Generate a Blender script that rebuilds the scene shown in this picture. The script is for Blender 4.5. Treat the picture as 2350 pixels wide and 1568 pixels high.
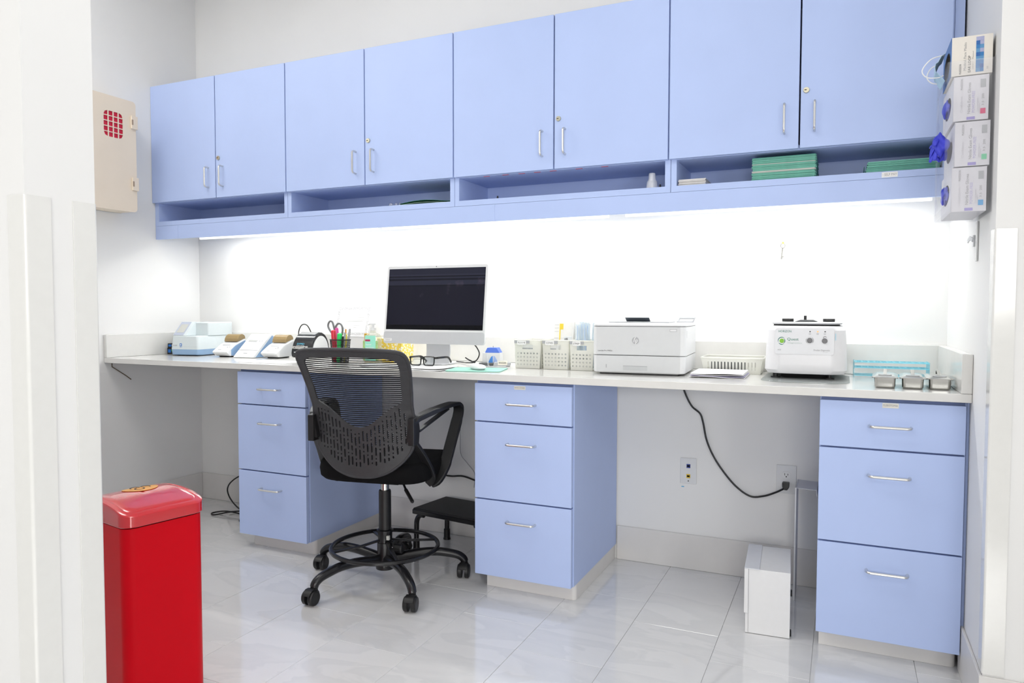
import bpy, bmesh, math, random
from mathutils import Vector, Matrix

random.seed(7)
for o in list(bpy.data.objects):
    bpy.data.objects.remove(o, do_unlink=True)
scene = bpy.context.scene
C = scene.collection

# ------------------------------------------------------------------ camera
def look_matrix(pos, yaw, pitch, roll):
    y, p, r = math.radians(yaw), math.radians(pitch), math.radians(roll)
    f = Vector((-math.sin(y) * math.cos(p), math.cos(y) * math.cos(p), math.sin(p)))
    rt = Vector((math.cos(y), math.sin(y), 0))
    up = rt.cross(f)
    r2 = rt * math.cos(r) + up * math.sin(r)
    u2 = up * math.cos(r) - rt * math.sin(r)
    m = Matrix(((r2.x, u2.x, -f.x, pos[0]), (r2.y, u2.y, -f.y, pos[1]), (r2.z, u2.z, -f.z, pos[2]), (0, 0, 0, 1)))
    return m

cam_data = bpy.data.cameras.new('camera')
cam_data.sensor_fit = 'HORIZONTAL'
cam_data.sensor_width = 36.0
cam_data.lens = 1664.675 / 2350 * 36.0
cam_data.clip_start = 0.05
cam = bpy.data.objects.new('camera', cam_data)
C.objects.link(cam)
cam.matrix_world = look_matrix((2.34813, -2.66804, 1.17335), 24.5200, -2.4553, 0.0962)
scene.camera = cam

# ------------------------------------------------------------------ world, lights, exposure
world = bpy.data.worlds.new('world')
scene.world = world
world.use_nodes = True
world.node_tree.nodes['Background'].inputs[0].default_value = (0.92, 0.96, 1.0, 1)
world.node_tree.nodes['Background'].inputs[1].default_value = 0.6
vs = scene.view_settings
vs.view_transform = 'Standard'
vs.look = 'None'
vs.exposure = 0.10
vs.gamma = 1.0
vs.use_curve_mapping = False

def area(name, loc, sx, sy, power, color, rot):
    d = bpy.data.lights.new(name, 'AREA')
    d.shape = 'RECTANGLE'
    d.size = sx
    d.size_y = sy
    d.energy = power
    d.color = color
    o = bpy.data.objects.new(name, d)
    C.objects.link(o)
    o.location = loc
    o.rotation_euler = rot
    return o

CEIL = 3.20
# (x, y, power) of ceiling panels added out of view to light the room: area lamps sit just under their diffusers
ADDED_PANELS = [(-0.62, -0.98, 13.5), (1.55, -1.35, 6.0), (0.20, -3.40, 3.0), (3.20, -3.60, 4.0), (6.00, -3.20, 8.0)]
for i, (px, py, pw) in enumerate(ADDED_PANELS):
    area('ceiling_panel_lamp', (px, py, CEIL - 0.035), 1.15, 0.55, pw, (1.0, 0.965, 0.90), (0, 0, 0))
# added lamps in two invented windows of the unseen hall, for frontal light: (x centre, width, power)
ADDED_WINDOWS = [(2.95, 2.0, 74.0), (6.60, 1.8, 92.0)]
for wx, ww, wp in ADDED_WINDOWS:
    area('window_daylight', (wx, -6.13, 1.62), ww - 0.1, 0.88, wp, (1.0, 0.985, 0.96), (math.radians(90), 0, 0))
# strip lamps under the wall cabinets: (x0, x1)
STRIPS = [(-0.975, 0.232), (0.262, 1.425), (1.497, 2.632)]
for x0, x1 in STRIPS:
    area('cabinet_strip_lamp', ((x0 + x1) / 2, 0.425, 1.5985), x1 - x0 - 0.03, 0.03, 4.8 if x0 < -0.5 else 3.5, (1.0, 1.0, 0.965), (0, 0, 0))

# ------------------------------------------------------------------ materials
MATS = {}
def mat(name, col, rough=0.5, metal=0.0, spec=0.5, noise=0.0, nscale=40.0, bump=0.0, bscale=200.0, coat=0.0, trans=0.0, emit=None, estr=0.0, ior=1.45, sheen=0.0):
    if name in MATS:
        return MATS[name]
    m = bpy.data.materials.new(name)
    m.use_nodes = True
    nt = m.node_tree
    b = nt.nodes['Principled BSDF']
    b.inputs['Base Color'].default_value = (*col, 1)
    b.inputs['Roughness'].default_value = rough
    b.inputs['Metallic'].default_value = metal
    b.inputs['Specular IOR Level'].default_value = spec
    b.inputs['Coat Weight'].default_value = coat
    b.inputs['Coat Roughness'].default_value = 0.08
    b.inputs['Transmission Weight'].default_value = trans
    b.inputs['IOR'].default_value = ior
    b.inputs['Sheen Weight'].default_value = sheen
    if emit:
        b.inputs['Emission Color'].default_value = (*emit, 1)
        b.inputs['Emission Strength'].default_value = estr
    tc = nt.nodes.new('ShaderNodeTexCoord')
    n = nt.nodes.new('ShaderNodeTexNoise')
    n.inputs['Scale'].default_value = nscale
    n.inputs['Detail'].default_value = 3
    nt.links.new(tc.outputs['Object'], n.inputs['Vector'])
    mx = nt.nodes.new('ShaderNodeMixRGB')
    mx.blend_type = 'MULTIPLY'
    mx.inputs[1].default_value = (*col, 1)
    rmp = nt.nodes.new('ShaderNodeValToRGB')
    lo = 1.0 - noise
    rmp.color_ramp.elements[0].color = (lo, lo, lo, 1)
    rmp.color_ramp.elements[0].position = 0.3
    rmp.color_ramp.elements[1].color = (1, 1, 1, 1)
    rmp.color_ramp.elements[1].position = 0.7
    nt.links.new(n.outputs['Fac'], rmp.inputs[0])
    nt.links.new(rmp.outputs[0], mx.inputs[2])
    mx.inputs[0].default_value = 1.0
    nt.links.new(mx.outputs[0], b.inputs['Base Color'])
    if bump:
        n2 = nt.nodes.new('ShaderNodeTexNoise')
        n2.inputs['Scale'].default_value = bscale
        nt.links.new(tc.outputs['Object'], n2.inputs['Vector'])
        bp = nt.nodes.new('ShaderNodeBump')
        bp.inputs['Strength'].default_value = bump
        bp.inputs['Distance'].default_value = 0.002
        nt.links.new(n2.outputs['Fac'], bp.inputs['Height'])
        nt.links.new(bp.outputs[0], b.inputs['Normal'])
    MATS[name] = m
    return m

def clear_mat(name, tint=(1, 1, 1), gloss=0.10, rough=0.05, body=0.0, bodycol=(1, 1, 1)):
    """thin clear plastic: light passes, a little is mirrored, a little is scattered"""
    if name in MATS:
        return MATS[name]
    m = bpy.data.materials.new(name)
    m.use_nodes = True
    nt = m.node_tree
    nt.nodes.clear()
    out = nt.nodes.new('ShaderNodeOutputMaterial')
    t = nt.nodes.new('ShaderNodeBsdfTransparent')
    t.inputs[0].default_value = (*tint, 1)
    g = nt.nodes.new('ShaderNodeBsdfGlossy')
    g.inputs['Roughness'].default_value = rough
    d = nt.nodes.new('ShaderNodeBsdfDiffuse')
    d.inputs[0].default_value = (*bodycol, 1)
    m1 = nt.nodes.new('ShaderNodeMixShader')
    m1.inputs[0].default_value = body
    nt.links.new(t.outputs[0], m1.inputs[1])
    nt.links.new(d.outputs[0], m1.inputs[2])
    m2 = nt.nodes.new('ShaderNodeMixShader')
    m2.inputs[0].default_value = gloss
    nt.links.new(m1.outputs[0], m2.inputs[1])
    nt.links.new(g.outputs[0], m2.inputs[2])
    nt.links.new(m2.outputs[0], out.inputs[0])
    MATS[name] = m
    return m

def srgb(r, g, b):
    f = lambda c: (c / 255 / 12.92) if c / 255 <= 0.04045 else ((c / 255 + 0.055) / 1.055) ** 2.4
    return (f(r), f(g), f(b))

BLUE = mat('periwinkle_laminate', (0.470, 0.580, 0.89), rough=0.42, spec=0.35, noise=0.03, nscale=6)
BLUE_GAP_SHADE = mat('laminate_edge_band', (0.20, 0.26, 0.48), rough=0.5, spec=0.3, noise=0.03)  # dark blue standing in for shade between the drawers
WALL = mat('white_wall_paint', (0.83, 0.83, 0.825), rough=0.55, spec=0.3, noise=0.02, nscale=3, bump=0.05, bscale=350)
COUNTER = mat('white_solid_surface', (0.735, 0.73, 0.71), rough=0.13, spec=0.5, noise=0.03, nscale=25)
CREAM = mat('cream_base_tile', (0.755, 0.74, 0.725), rough=0.35, spec=0.4, noise=0.05, nscale=8)
CHROME = mat('brushed_nickel', (0.72, 0.71, 0.68), rough=0.28, metal=1.0, noise=0.05, nscale=300)
STEEL = mat('polished_steel', (0.46, 0.455, 0.43), rough=0.14, metal=1.0, noise=0.03)
BRASS = mat('lock_brass', (0.66, 0.62, 0.48), rough=0.3, metal=1.0, noise=0.05)
BLACKP = mat('black_plastic', (0.012, 0.012, 0.013), rough=0.38, spec=0.45, noise=0.2, nscale=90)
BLACKM = mat('black_painted_metal', (0.010, 0.010, 0.012), rough=0.25, spec=0.5, noise=0.1)
DARKHOLE = mat('dark_void', (0.006, 0.006, 0.007), rough=0.7, spec=0.2, noise=0.1)
WHITEP = mat('white_plastic', (0.74, 0.75, 0.765), rough=0.35, spec=0.45, noise=0.02)
OFFWHITEP = mat('light_grey_plastic', (0.63, 0.645, 0.66), rough=0.38, spec=0.45, noise=0.02)
GREYP = mat('grey_plastic', (0.42, 0.43, 0.45), rough=0.4, noise=0.05)
DGREYP = mat('dark_grey_plastic', (0.10, 0.105, 0.11), rough=0.4, noise=0.08)
PAPER = mat('white_paper', (0.85, 0.85, 0.85), rough=0.8, spec=0.2, noise=0.03, nscale=60)
INK = mat('black_ink', (0.02, 0.02, 0.02), rough=0.6, noise=0.1)
GREYINK = mat('grey_ink', (0.36, 0.36, 0.37), rough=0.6, noise=0.1)
CLEAR = clear_mat('clear_acrylic', (0.985, 0.985, 0.99), gloss=0.06, body=0.04, bodycol=(0.85, 0.87, 0.95))

# ------------------------------------------------------------------ mesh builder
class MB:
    def __init__(s):
        s.bm = bmesh.new()

    def _xf(s, verts, M):
        if M is not None:
            for v in verts:
                v.co = M @ v.co
        return verts

    def box(s, x0, x1, y0, y1, z0, z1, bev=0.0, seg=2, M=None):
        r = bmesh.ops.create_cube(s.bm, size=1.0)
        vs = r['verts']
        for v in vs:
            v.co = Vector((x0 + (v.co.x + .5) * (x1 - x0), y0 + (v.co.y + .5) * (y1 - y0), z0 + (v.co.z + .5) * (z1 - z0)))
        if bev > 0:
            ed = list({e for v in vs for e in v.link_edges})
            r2 = bmesh.ops.bevel(s.bm, geom=ed, offset=bev, segments=seg, profile=0.5, affect='EDGES', clamp_overlap=True)
            vs = list({v for f in r2['faces'] for v in f.verts} | {v for v in vs if v.is_valid})
            isl = set(vs)
            st = list(vs)
            while st:
                v = st.pop()
                for e in v.link_edges:
                    w = e.other_vert(v)
                    if w not in isl:
                        isl.add(w); st.append(w)
            vs = list(isl)
        s._xf(vs, M)
        return s

    def prism(s, poly, axis, a, b, M=None, bev=0.0, seg=2):
        def p3(p, t):
            return Vector((t, p[0], p[1])) if axis == 'x' else Vector((p[0], t, p[1])) if axis == 'y' else Vector((p[0], p[1], t))
        v0 = [s.bm.verts.new(p3(p, a)) for p in poly]
        v1 = [s.bm.verts.new(p3(p, b)) for p in poly]
        n = len(poly)
        fs = [s.bm.faces.new(v0[::-1]), s.bm.faces.new(v1)]
        for i in range(n):
            j = (i + 1) % n
            fs.append(s.bm.faces.new((v0[i], v0[j], v1[j], v1[i])))
        bmesh.ops.recalc_face_normals(s.bm, faces=fs)
        vs = v0 + v1
        if bev > 0:
            ed = list({e for f in fs for e in f.edges})
            r2 = bmesh.ops.bevel(s.bm, geom=ed, offset=bev, segments=seg, profile=0.5, affect='EDGES', clamp_overlap=True)
            vs = list({v for f in r2['faces'] for v in f.verts})
            isl = set(vs); st = list(vs)
            while st:
                v = st.pop()
                for e in v.link_edges:
                    w = e.other_vert(v)
                    if w not in isl:
                        isl.add(w); st.append(w)
            vs = list(isl)
        s._xf(vs, M)
        return s

    def loft(s, rings, cap=True, closed=True):
        """rings: list of lists of points"""
        R = [[s.bm.verts.new(p) for p in r] for r in rings]
        n = len(R[0])
        fs = []
        for a, b in zip(R[:-1], R[1:]):
            for i in range(n if closed else n - 1):
                j = (i + 1) % n
                fs.append(s.bm.faces.new((a[i], a[j], b[j], b[i])))
        if cap and closed:
            fs.append(s.bm.faces.new(R[0][::-1]))
            fs.append(s.bm.faces.new(R[-1]))
        bmesh.ops.recalc_face_normals(s.bm, faces=fs)
        return s

    def tube(s, pts, r, seg=8, closed=False, flat=1.0, up=None):
        pts = [Vector(p) for p in pts]
        n = len(pts)
        rad = r if isinstance(r, (list, tuple)) else [r] * n
        tang = []
        for i in range(n):
            a = pts[(i - 1) % n] if (closed or i > 0) else pts[i]
            b = pts[(i + 1) % n] if (closed or i < n - 1) else pts[i]
            tang.append((b - a).normalized())
        u = Vector(up) if up else (Vector((0, 0, 1)) if abs(tang[0].z) < 0.9 else Vector((1, 0, 0)))
        rings = []
        for i in range(n):
            t = tang[i]
            u = (u - t * u.dot(t))
            if u.length < 1e-6:
                u = t.orthogonal()
            u.normalize()
            w = t.cross(u)
            rings.append([pts[i] + (u * math.cos(2 * math.pi * k / seg) * flat + w * math.sin(2 * math.pi * k / seg)) * rad[i] for k in range(seg)])
        if closed:
            rings.append(rings[0])
            R = [[s.bm.verts.new(p) for p in rr] for rr in rings[:-1]]
            R.append(R[0])
            fs = []
            for a, b in zip(R[:-1], R[1:]):
                for i in range(seg):
                    j = (i + 1) % seg
                    fs.append(s.bm.faces.new((a[i], a[j], b[j], b[i])))
            bmesh.ops.recalc_face_normals(s.bm, faces=fs)
        else:
            s.loft(rings)
        return s

    def bar(s, pts, w, h, side=None):
        """rectangular section swept along pts; side = direction of the width; w, h lists or numbers"""
        pts = [Vector(p) for p in pts]
        n = len(pts)
        W = w if isinstance(w, (list, tuple)) else [w] * n
        H = h if isinstance(h, (list, tuple)) else [h] * n
        rings = []
        sd = Vector(side)
        for i in range(n):
            a = pts[max(i - 1, 0)]; b = pts[min(i + 1, n - 1)]
            t = (b - a).normalized()
            x = (sd - t * sd.dot(t)).normalized()
            z = t.cross(x)
            c = 0.3
            prof = [(-1, -1 + c), (-1 + c * .6, -1), (1 - c * .6, -1), (1, -1 + c), (1, 1 - c), (1 - c * .6, 1), (-1 + c * .6, 1), (-1, 1 - c)]
            rings.append([pts[i] + x * (p[0] * W[i] / 2) + z * (p[1] * H[i] / 2) for p in prof])
        return s.loft(rings)

    def lathe(s, prof, seg=24, c=(0, 0), M=None, sx=1.0, sy=1.0):
        rings = []
        for r, z in prof:
            rings.append([Vector((c[0] + sx * r * math.cos(2 * math.pi * k / seg), c[1] + sy * r * math.sin(2 * math.pi * k / seg), z)) for k in range(seg)])
        if M is not None:
            rings = [[M @ p for p in r] for r in rings]
        return s.loft(rings)

    def cyl(s, p0, p1, r, seg=12, r2=None):
        return s.tube([p0, p1], [r, r if r2 is None else r2], seg)

    def ball(s, c, rx, ry, rz, seg=16, rings=10, M=None):
        prof = []
        for i in range(rings + 1):
            a = -math.pi / 2 + math.pi * i / rings
            prof.append((max(math.cos(a), 0.02), math.sin(a)))
        rr = [[Vector((c[0] + rx * r * math.cos(2 * math.pi * k / seg), c[1] + ry * r * math.sin(2 * math.pi * k / seg), c[2] + rz * z)) for k in range(seg)] for r, z in prof]
        if M is not None:
            rr = [[M @ p for p in r] for r in rr]
        return s.loft(rr)

    def rounded_rect_loft(s, levels, rad, seg=5):
        """levels: (x0,x1,y0,y1,z) -> stacked rounded rectangles"""
        rings = []
        for L in levels:
            x0, x1, y0, y1, z = L[:5]
            rd = L[5] if len(L) > 5 else rad
            rings.append([Vector((p[0], p[1], z)) for p in rrect(x0, x1, y0, y1, rd, seg)])
        return s.loft(rings)

    def build(s, name, m, parent=None, smooth=True, ang=32, loc=None):
        me = bpy.data.meshes.new(name)
        s.bm.normal_update()
        s.bm.to_mesh(me)
        s.bm.free()
        me.materials.append(m)
        if smooth:
            for p in me.polygons:
                p.use_smooth = True
            me.set_sharp_from_angle(angle=math.radians(ang))
        o = bpy.data.objects.new(name, me)
        C.objects.link(o)
        o.parent = parent
        if smooth and len(me.polygons) < 4000:
            wn = o.modifiers.new('weighted_normals', 'WEIGHTED_NORMAL')
            wn.keep_sharp = True
            wn.weight = 80
        if loc:
            o.location = loc
        return o

def rrect(x0, x1, y0, y1, r, seg=5):
    r = min(r, abs(x1 - x0) / 2 - 1e-5, abs(y1 - y0) / 2 - 1e-5)
    pts = []
    for cx, cy, a0 in ((x1 - r, y1 - r, 0), (x0 + r, y1 - r, 90), (x0 + r, y0 + r, 180), (x1 - r, y0 + r, 270)):
        for k in range(seg + 1):
            a = math.radians(a0 + 90 * k / seg)
            pts.append((cx + r * math.cos(a), cy + r * math.sin(a)))
    return pts

def spline(pts, n=8, closed=False):
    pts = [Vector(p) for p in pts]
    out = []
    N = len(pts)
    rng = range(N if closed else N - 1)
    for i in rng:
        p0 = pts[(i - 1) % N] if (closed or i > 0) else pts[0]
        p1 = pts[i]; p2 = pts[(i + 1) % N]
        p3 = pts[(i + 2) % N] if (closed or i + 2 < N) else pts[-1]
        for k in range(n):
            t = k / n
            out.append(0.5 * ((2 * p1) + (p2 - p0) * t + (2 * p0 - 5 * p1 + 4 * p2 - p3) * t * t + (3 * p1 - p0 - 3 * p2 + p3) * t ** 3))
    if not closed:
        out.append(pts[-1])
    return out

def tag(o, label, cat, group=None):
    o['label'] = label
    o['category'] = cat
    if group:
        o['group'] = group
    return o

def thing(name, label, cat, loc=(0, 0, 0), rz=0.0, group=None):
    o = bpy.data.objects.new(name, None)
    o.empty_display_size = 0.05
    C.objects.link(o)
    o.location = loc
    o.rotation_euler = (0, 0, math.radians(rz))
    return tag(o, label, cat, group)

def struct(o):
    o['kind'] = 'structure'
    return o

def fill_mesh(loops, thick, name):
    """flat polygon with holes (even-odd) in local x,z; thickness along y from 0 to thick -> mesh datablock"""
    cu = bpy.data.curves.new(name, 'CURVE')
    cu.dimensions = '2D'
    cu.fill_mode = 'BOTH'
    cu.extrude = thick / 2
    for L in loops:
        sp = cu.splines.new('POLY')
        sp.points.add(len(L) - 1)
        for p, q in zip(sp.points, L):
            p.co = (q[0], q[1], 0, 1)
        sp.use_cyclic_u = True
    ob = bpy.data.objects.new(name, cu)
    me = bpy.data.meshes.new_from_object(ob)
    bpy.data.objects.remove(ob)
    bpy.data.curves.remove(cu)
    return me

TXT_CACHE = {}
def text(s, size, parent, m, M, name='lettering', align='CENTER', shear=0.0, ext=0.00015, width=None, spacing=1.0):
    """lettering as a thin mesh; M places the x-right / y-up text plane"""
    cu = bpy.data.curves.new(name, 'FONT')
    cu.body = s
    cu.size = size
    cu.align_x = align
    cu.align_y = 'CENTER'
    cu.shear = shear
    cu.extrude = ext
    cu.resolution_u = 2
    cu.space_character = spacing
    ob = bpy.data.objects.new(name, cu)
    me = bpy.data.meshes.new_from_object(ob)
    bpy.data.objects.remove(ob)
    bpy.data.curves.remove(cu)
    if width:
        xs = [v.co.x for v in me.vertices]
        k = width / max(max(xs) - min(xs), 1e-6)
        M = M @ Matrix.Diagonal((k, 1, 1, 1))
    me.transform(M)
    me.materials.append(m)
    o = bpy.data.objects.new(name, me)
    C.objects.link(o)
    o.parent = parent
    return o

def front_M(x, y, z, tilt=0.0, roll=0.0):
    """text plane facing -y at (x,y,z); tilt leans it back; roll spins it in its plane"""
    return Matrix.Translation((x, y, z)) @ Matrix.Rotation(math.radians(90 - tilt), 4, 'X') @ Matrix.Rotation(math.radians(roll), 4, 'Z')

def copy_tree(o, parent=None):
    c = o.copy()
    C.objects.link(c)
    c.parent = parent
    for ch in [x for x in bpy.data.objects if x.parent == o]:
        copy_tree(ch, c)
    return c

# ------------------------------------------------------------------ the room
XL, XR, YB, YC = -1.282, 2.72, 0.626, -0.322        # left wall, right wall, back wall, corner where the right wall ends
PX, PY0, PY1 = 0.90, -1.7716, -1.6255                   # partition end and its two faces
HX, HY = 8.5, -6.2

def tile_mat():
    m = bpy.data.materials.new('polished_marble_tile')
    m.use_nodes = True
    nt = m.node_tree
    b = nt.nodes['Principled BSDF']
    b.inputs['Roughness'].default_value = 0.10
    b.inputs['Coat Weight'].default_value = 0.8
    b.inputs['Coat Roughness'].default_value = 0.025
    b.inputs['Coat IOR'].default_value = 1.6
    b.inputs['Specular IOR Level'].default_value = 0.75
    tc = nt.nodes.new('ShaderNodeTexCoord')
    oi = nt.nodes.new('ShaderNodeObjectInfo')
    add = nt.nodes.new('ShaderNodeVectorMath'); add.operation = 'ADD'
    sc = nt.nodes.new('ShaderNodeVectorMath'); sc.operation = 'SCALE'
    sc.inputs[0].default_value = (7.3, 3.1, 5.7)
    nt.links.new(oi.outputs['Random'], sc.inputs['Scale'])
    nt.links.new(tc.outputs['Object'], add.inputs[0])
    nt.links.new(sc.outputs[0], add.inputs[1])
    mp = nt.nodes.new('ShaderNodeMapping')
    mp.inputs['Rotation'].default_value = (0, 0, 0.6)
    mp.inputs['Scale'].default_value = (1.0, 2.6, 1.0)
    nt.links.new(add.outputs[0], mp.inputs['Vector'])
    n = nt.nodes.new('ShaderNodeTexNoise')
    n.inputs['Scale'].default_value = 1.9
    n.inputs['Detail'].default_value = 7
    n.inputs['Distortion'].default_value = 1.3
    nt.links.new(mp.outputs[0], n.inputs['Vector'])
    r = nt.nodes.new('ShaderNodeValToRGB')
    e = r.color_ramp.elements
    e[0].position = 0.36; e[0].color = (0.80, 0.80, 0.805, 1)
    e[1].position = 0.50; e[1].color = (0.75, 0.755, 0.765, 1)
    x = r.color_ramp.elements.new(0.525); x.color = (0.81, 0.81, 0.815, 1)
    x = r.color_ramp.elements.new(0.75); x.color = (0.785, 0.788, 0.795, 1)
    nt.links.new(n.outputs['Fac'], r.inputs[0])
    nt.links.new(r.outputs[0], b.inputs['Base Color'])
    return m
TILE = tile_mat()
GROUT = mat('pale_grout', (0.66, 0.66, 0.66), rough=0.8, noise=0.1)

floor = struct(MB().box(XL - .1, HX + .1, HY - .1, YB + .1, -0.06, -0.0035).build('floor', GROUT))
tw, tl, tp, tq = 0.3108, 0.5928, 0.3120, 0.5940
tme = None
far_tiles = MB()
for i in range(-6, 28):
    x = 0.4025 + tp * i
    if x > HX or x + tp < XL:
        continue
    y0 = -0.42 - 0.198 * i
    k0 = math.ceil((HY - tq - y0) / tq)
    k = k0
    while y0 + k * tq < YB:
        if y0 + k * tq < -4.0 or x > 4.3:
            far_tiles.box(x, x + tw, y0 + k * tq, y0 + k * tq + tl, -0.0075, 0.0)
            k += 1
            continue
        if tme is None:
            t = MB().box(0, tw, 0, tl, -0.0075, 0.0, bev=0.0007, seg=1).build('tile', TILE, floor, smooth=False)
            tme = t.data
        else:
            t = bpy.data.objects.new('tile', tme); C.objects.link(t); t.parent = floor
        t.location = (x, y0 + k * tq, 0)
        k += 1

far_tiles.build('tile_field', TILE, floor, smooth=False)['kind'] = 'stuff'
struct(MB().box(XL - .1, HX + .1, YB, YB + .1, 0.0005, CEIL).build('wall_back', WALL, smooth=False))
struct(MB().box(XL - .1, XL, HY, YB - .0005, 0.0005, CEIL).build('wall_left', WALL, smooth=False))
struct(MB().box(XR, HX + .1, YC, YB - .0005, 0.0005, CEIL).build('wall_right', WALL, smooth=False))
struct(MB().box(XL + .0005, PX, PY0, PY1, 0.0005, CEIL - .0005).build('wall_front', WALL, smooth=False))
struct(MB().box(HX, HX + .1, HY, YC - .0005, 0.0005, CEIL).build('wall_hall', WALL, smooth=False))
struct(MB().box(3.60, 3.72, -1.95, YC - .0105, 0.0005, CEIL - .0005).build('wall_side', WALL, smooth=False))  # unseen stub wall added to keep window light off the right corner
wr = MB()
WZ0, WZ1 = 1.12, 2.10
edges = [XL - .1]
for wx, ww, wp in ADDED_WINDOWS:
    edges += [wx - ww / 2, wx + ww / 2]
edges.append(HX + .1)
for a, b in zip(edges[::2], edges[1::2]):
    wr.box(a, b, HY - .1, HY - .0005, 0.0005, CEIL)
for a, b in zip(edges[1::2], edges[2::2]):
    wr.box(a, b, HY - .1, HY - .0005, 0.0005, WZ0).box(a, b, HY - .1, HY - .0005, WZ1, CEIL)
struct(wr.build('wall_rear', WALL, smooth=False))
PANE = clear_mat('window_pane', (0.97, 0.98, 1.0), gloss=0.06)
for n, (wx, ww, wp) in enumerate(ADDED_WINDOWS):
    win = struct(bpy.data.objects.new('window_%d' % (n + 1), None)); C.objects.link(win); win.location = (wx, HY - .05, WZ0)  # invented windows framing the added hall lamps
    f = MB()
    q = ww / 2
    f.box(-q, q, -.03, .03, 0, .03).box(-q, q, -.03, .03, .95, .98).box(-q, -q + .03, -.03, .03, .03, .95).box(q - .03, q, -.03, .03, .03, .95).box(-.015, .015, -.03, .03, .03, .95)
    f.build('window_frame', WHITEP, win)
    for x0, x1 in ((-q + .03, -.015), (.015, q - .03)):
        MB().box(x0, x1, -.004, .004, .03, .95).build('pane', PANE, win)
struct(MB().box(XL - .1, HX + .1, HY - .1, YB + .1, CEIL + .0005, CEIL + .1).build('ceiling', WALL, smooth=False))

# tiled base along the walls
BH, BT = 0.160, 0.009
bb = MB()
for a, b in ((XL + .0005, -0.352), (0.0775, 0.9595), (1.396, 2.2805)):
    bb.box(a, b, YB - BT, YB - .0005, 0.0005, BH, bev=.0015, seg=1)
struct(bb.build('baseboard_back', CREAM))
struct(MB().box(XL + .0005, XL + BT, PY1 + BT + .001, YB - BT - .001, 0.0005, BH, bev=.0015, seg=1).build('baseboard_left', CREAM))
struct(MB().box(XR - BT, XR - .0005, YC + .0005, 0.060, 0.0005, BH, bev=.0015, seg=1).build('baseboard_right', CREAM))
struct(MB().box(XR - BT, 3.599, YC - BT, YC - .0005, 0.0005, BH, bev=.0015, seg=1).build('baseboard_hall', CREAM))
struct(MB().box(XL + BT + .001, PX - .001, PY1 + .0005, PY1 + BT, 0.0005, BH, bev=.0015, seg=1).build('baseboard_front', CREAM))

# clear-white corner guards
GUARD = mat('corner_guard_vinyl', (0.78, 0.78, 0.76), rough=0.12, spec=0.6, noise=0.02)
def guard(n, x, y, sx, sy, z0, z1, w=0.05, t=0.0028):
    """L profile hugging the convex corner (x,y); sx, sy = directions pointing away from the wall mass"""
    pts = [(x + sx * t, y + sy * t)]
    # outer rounded nose
    P = []
    r = 0.006
    cx, cy = x + sx * (t - r), y + sy * (t - r)
    for k in range(7):
        a = k / 6 * math.pi / 2
        P.append((cx + sx * r * math.sin(a), cy + sy * r * math.cos(a)))
    outer = [(x - sx * w, y + sy * t)] + P + [(x + sx * t, y - sy * w)]
    inner = [(x + sx * .0004, y - sy * w), (x + sx * .0004, y + sy * .0004), (x - sx * w, y + sy * .0004)]
    struct(MB().prism(outer + inner, 'z', z0, z1).build('trim_%d' % n, GUARD, ang=50))
guard(1, PX, PY0, 1, -1, 0.165, 1.397)
guard(2, PX, PY1, 1, 1, 0.165, 1.397)
guard(3, XR, YC, -1, -1, 0.165, 1.397)

# added ceiling panels, out of view (their lamps are set at the top of the script)
DIFF = mat('light_panel_diffuser', (0.9, 0.9, 0.9), rough=0.5, emit=(1, 0.99, 0.96), estr=3.0)
PLAB = dict(zip([(p[0], p[1]) for p in ADDED_PANELS], ['white ceiling light panel over the drafting chair', 'white ceiling light panel between partition and right wall', 'white ceiling light panel in the hall behind the partition', 'white ceiling light panel in the hall above the viewer', 'white ceiling light panel in the hall right of the glove boxes']))
for px, py, pw in ADDED_PANELS:
    t = thing('ceiling_light', PLAB[(px, py)], 'ceiling light', (px, py, CEIL), 0, 'ceiling light panels')
    f = MB()
    f.box(-.6, .6, -.3, -.27, -.03, -.0005).box(-.6, .6, .27, .3, -.03, -.0005).box(-.6, -.57, -.27, .27, -.03, -.0005).box(.57, .6, -.27, .27, -.03, -.0005)
    f.build('frame', WHITEP, t)
    MB().box(-.57, .57, -.27, .27, -.022, -.012).build('diffuser', DIFF, t)

# ------------------------------------------------------------------ base cabinets
def d_handle(c, half, out, r=0.0046, axis='x'):
    """bow handle: feet on the front, bar standing off"""
    pts = []
    e = 0.012
    for s, k in ((-1, 0), (1, 1)):
        seg = [(s * half, 0), (s * half, -(out - e))]
        arc = [(s * (half - e + e * math.cos(a)), -(out - e) - e * math.sin(a)) for a in [math.radians(q) for q in (30, 60, 90)]]
        part = seg + arc
        pts += part if s < 0 else part[::-1]
    res = []
    for a, y in pts:
        res.append((c[0] + a, c[1] + y, c[2]) if axis == 'x' else (c[0], c[1] + y, c[2] + a))
    return MB().tube(res, r, 10)

def lab(parent, x, z, w, h, y, s, size, m=None, tw=None):
    p = MB().box(x, x + w, y - .0006, y, z, z + h, bev=.0002, seg=1).build('label_sticker', m or mat('label_tape', (0.78, 0.76, 0.70), rough=0.5, noise=0.05), parent)
    text(s, size, p, GREYINK, front_M(x + w / 2, y - .0008, z + h / 2), width=tw or w * .88)
    return p

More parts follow.
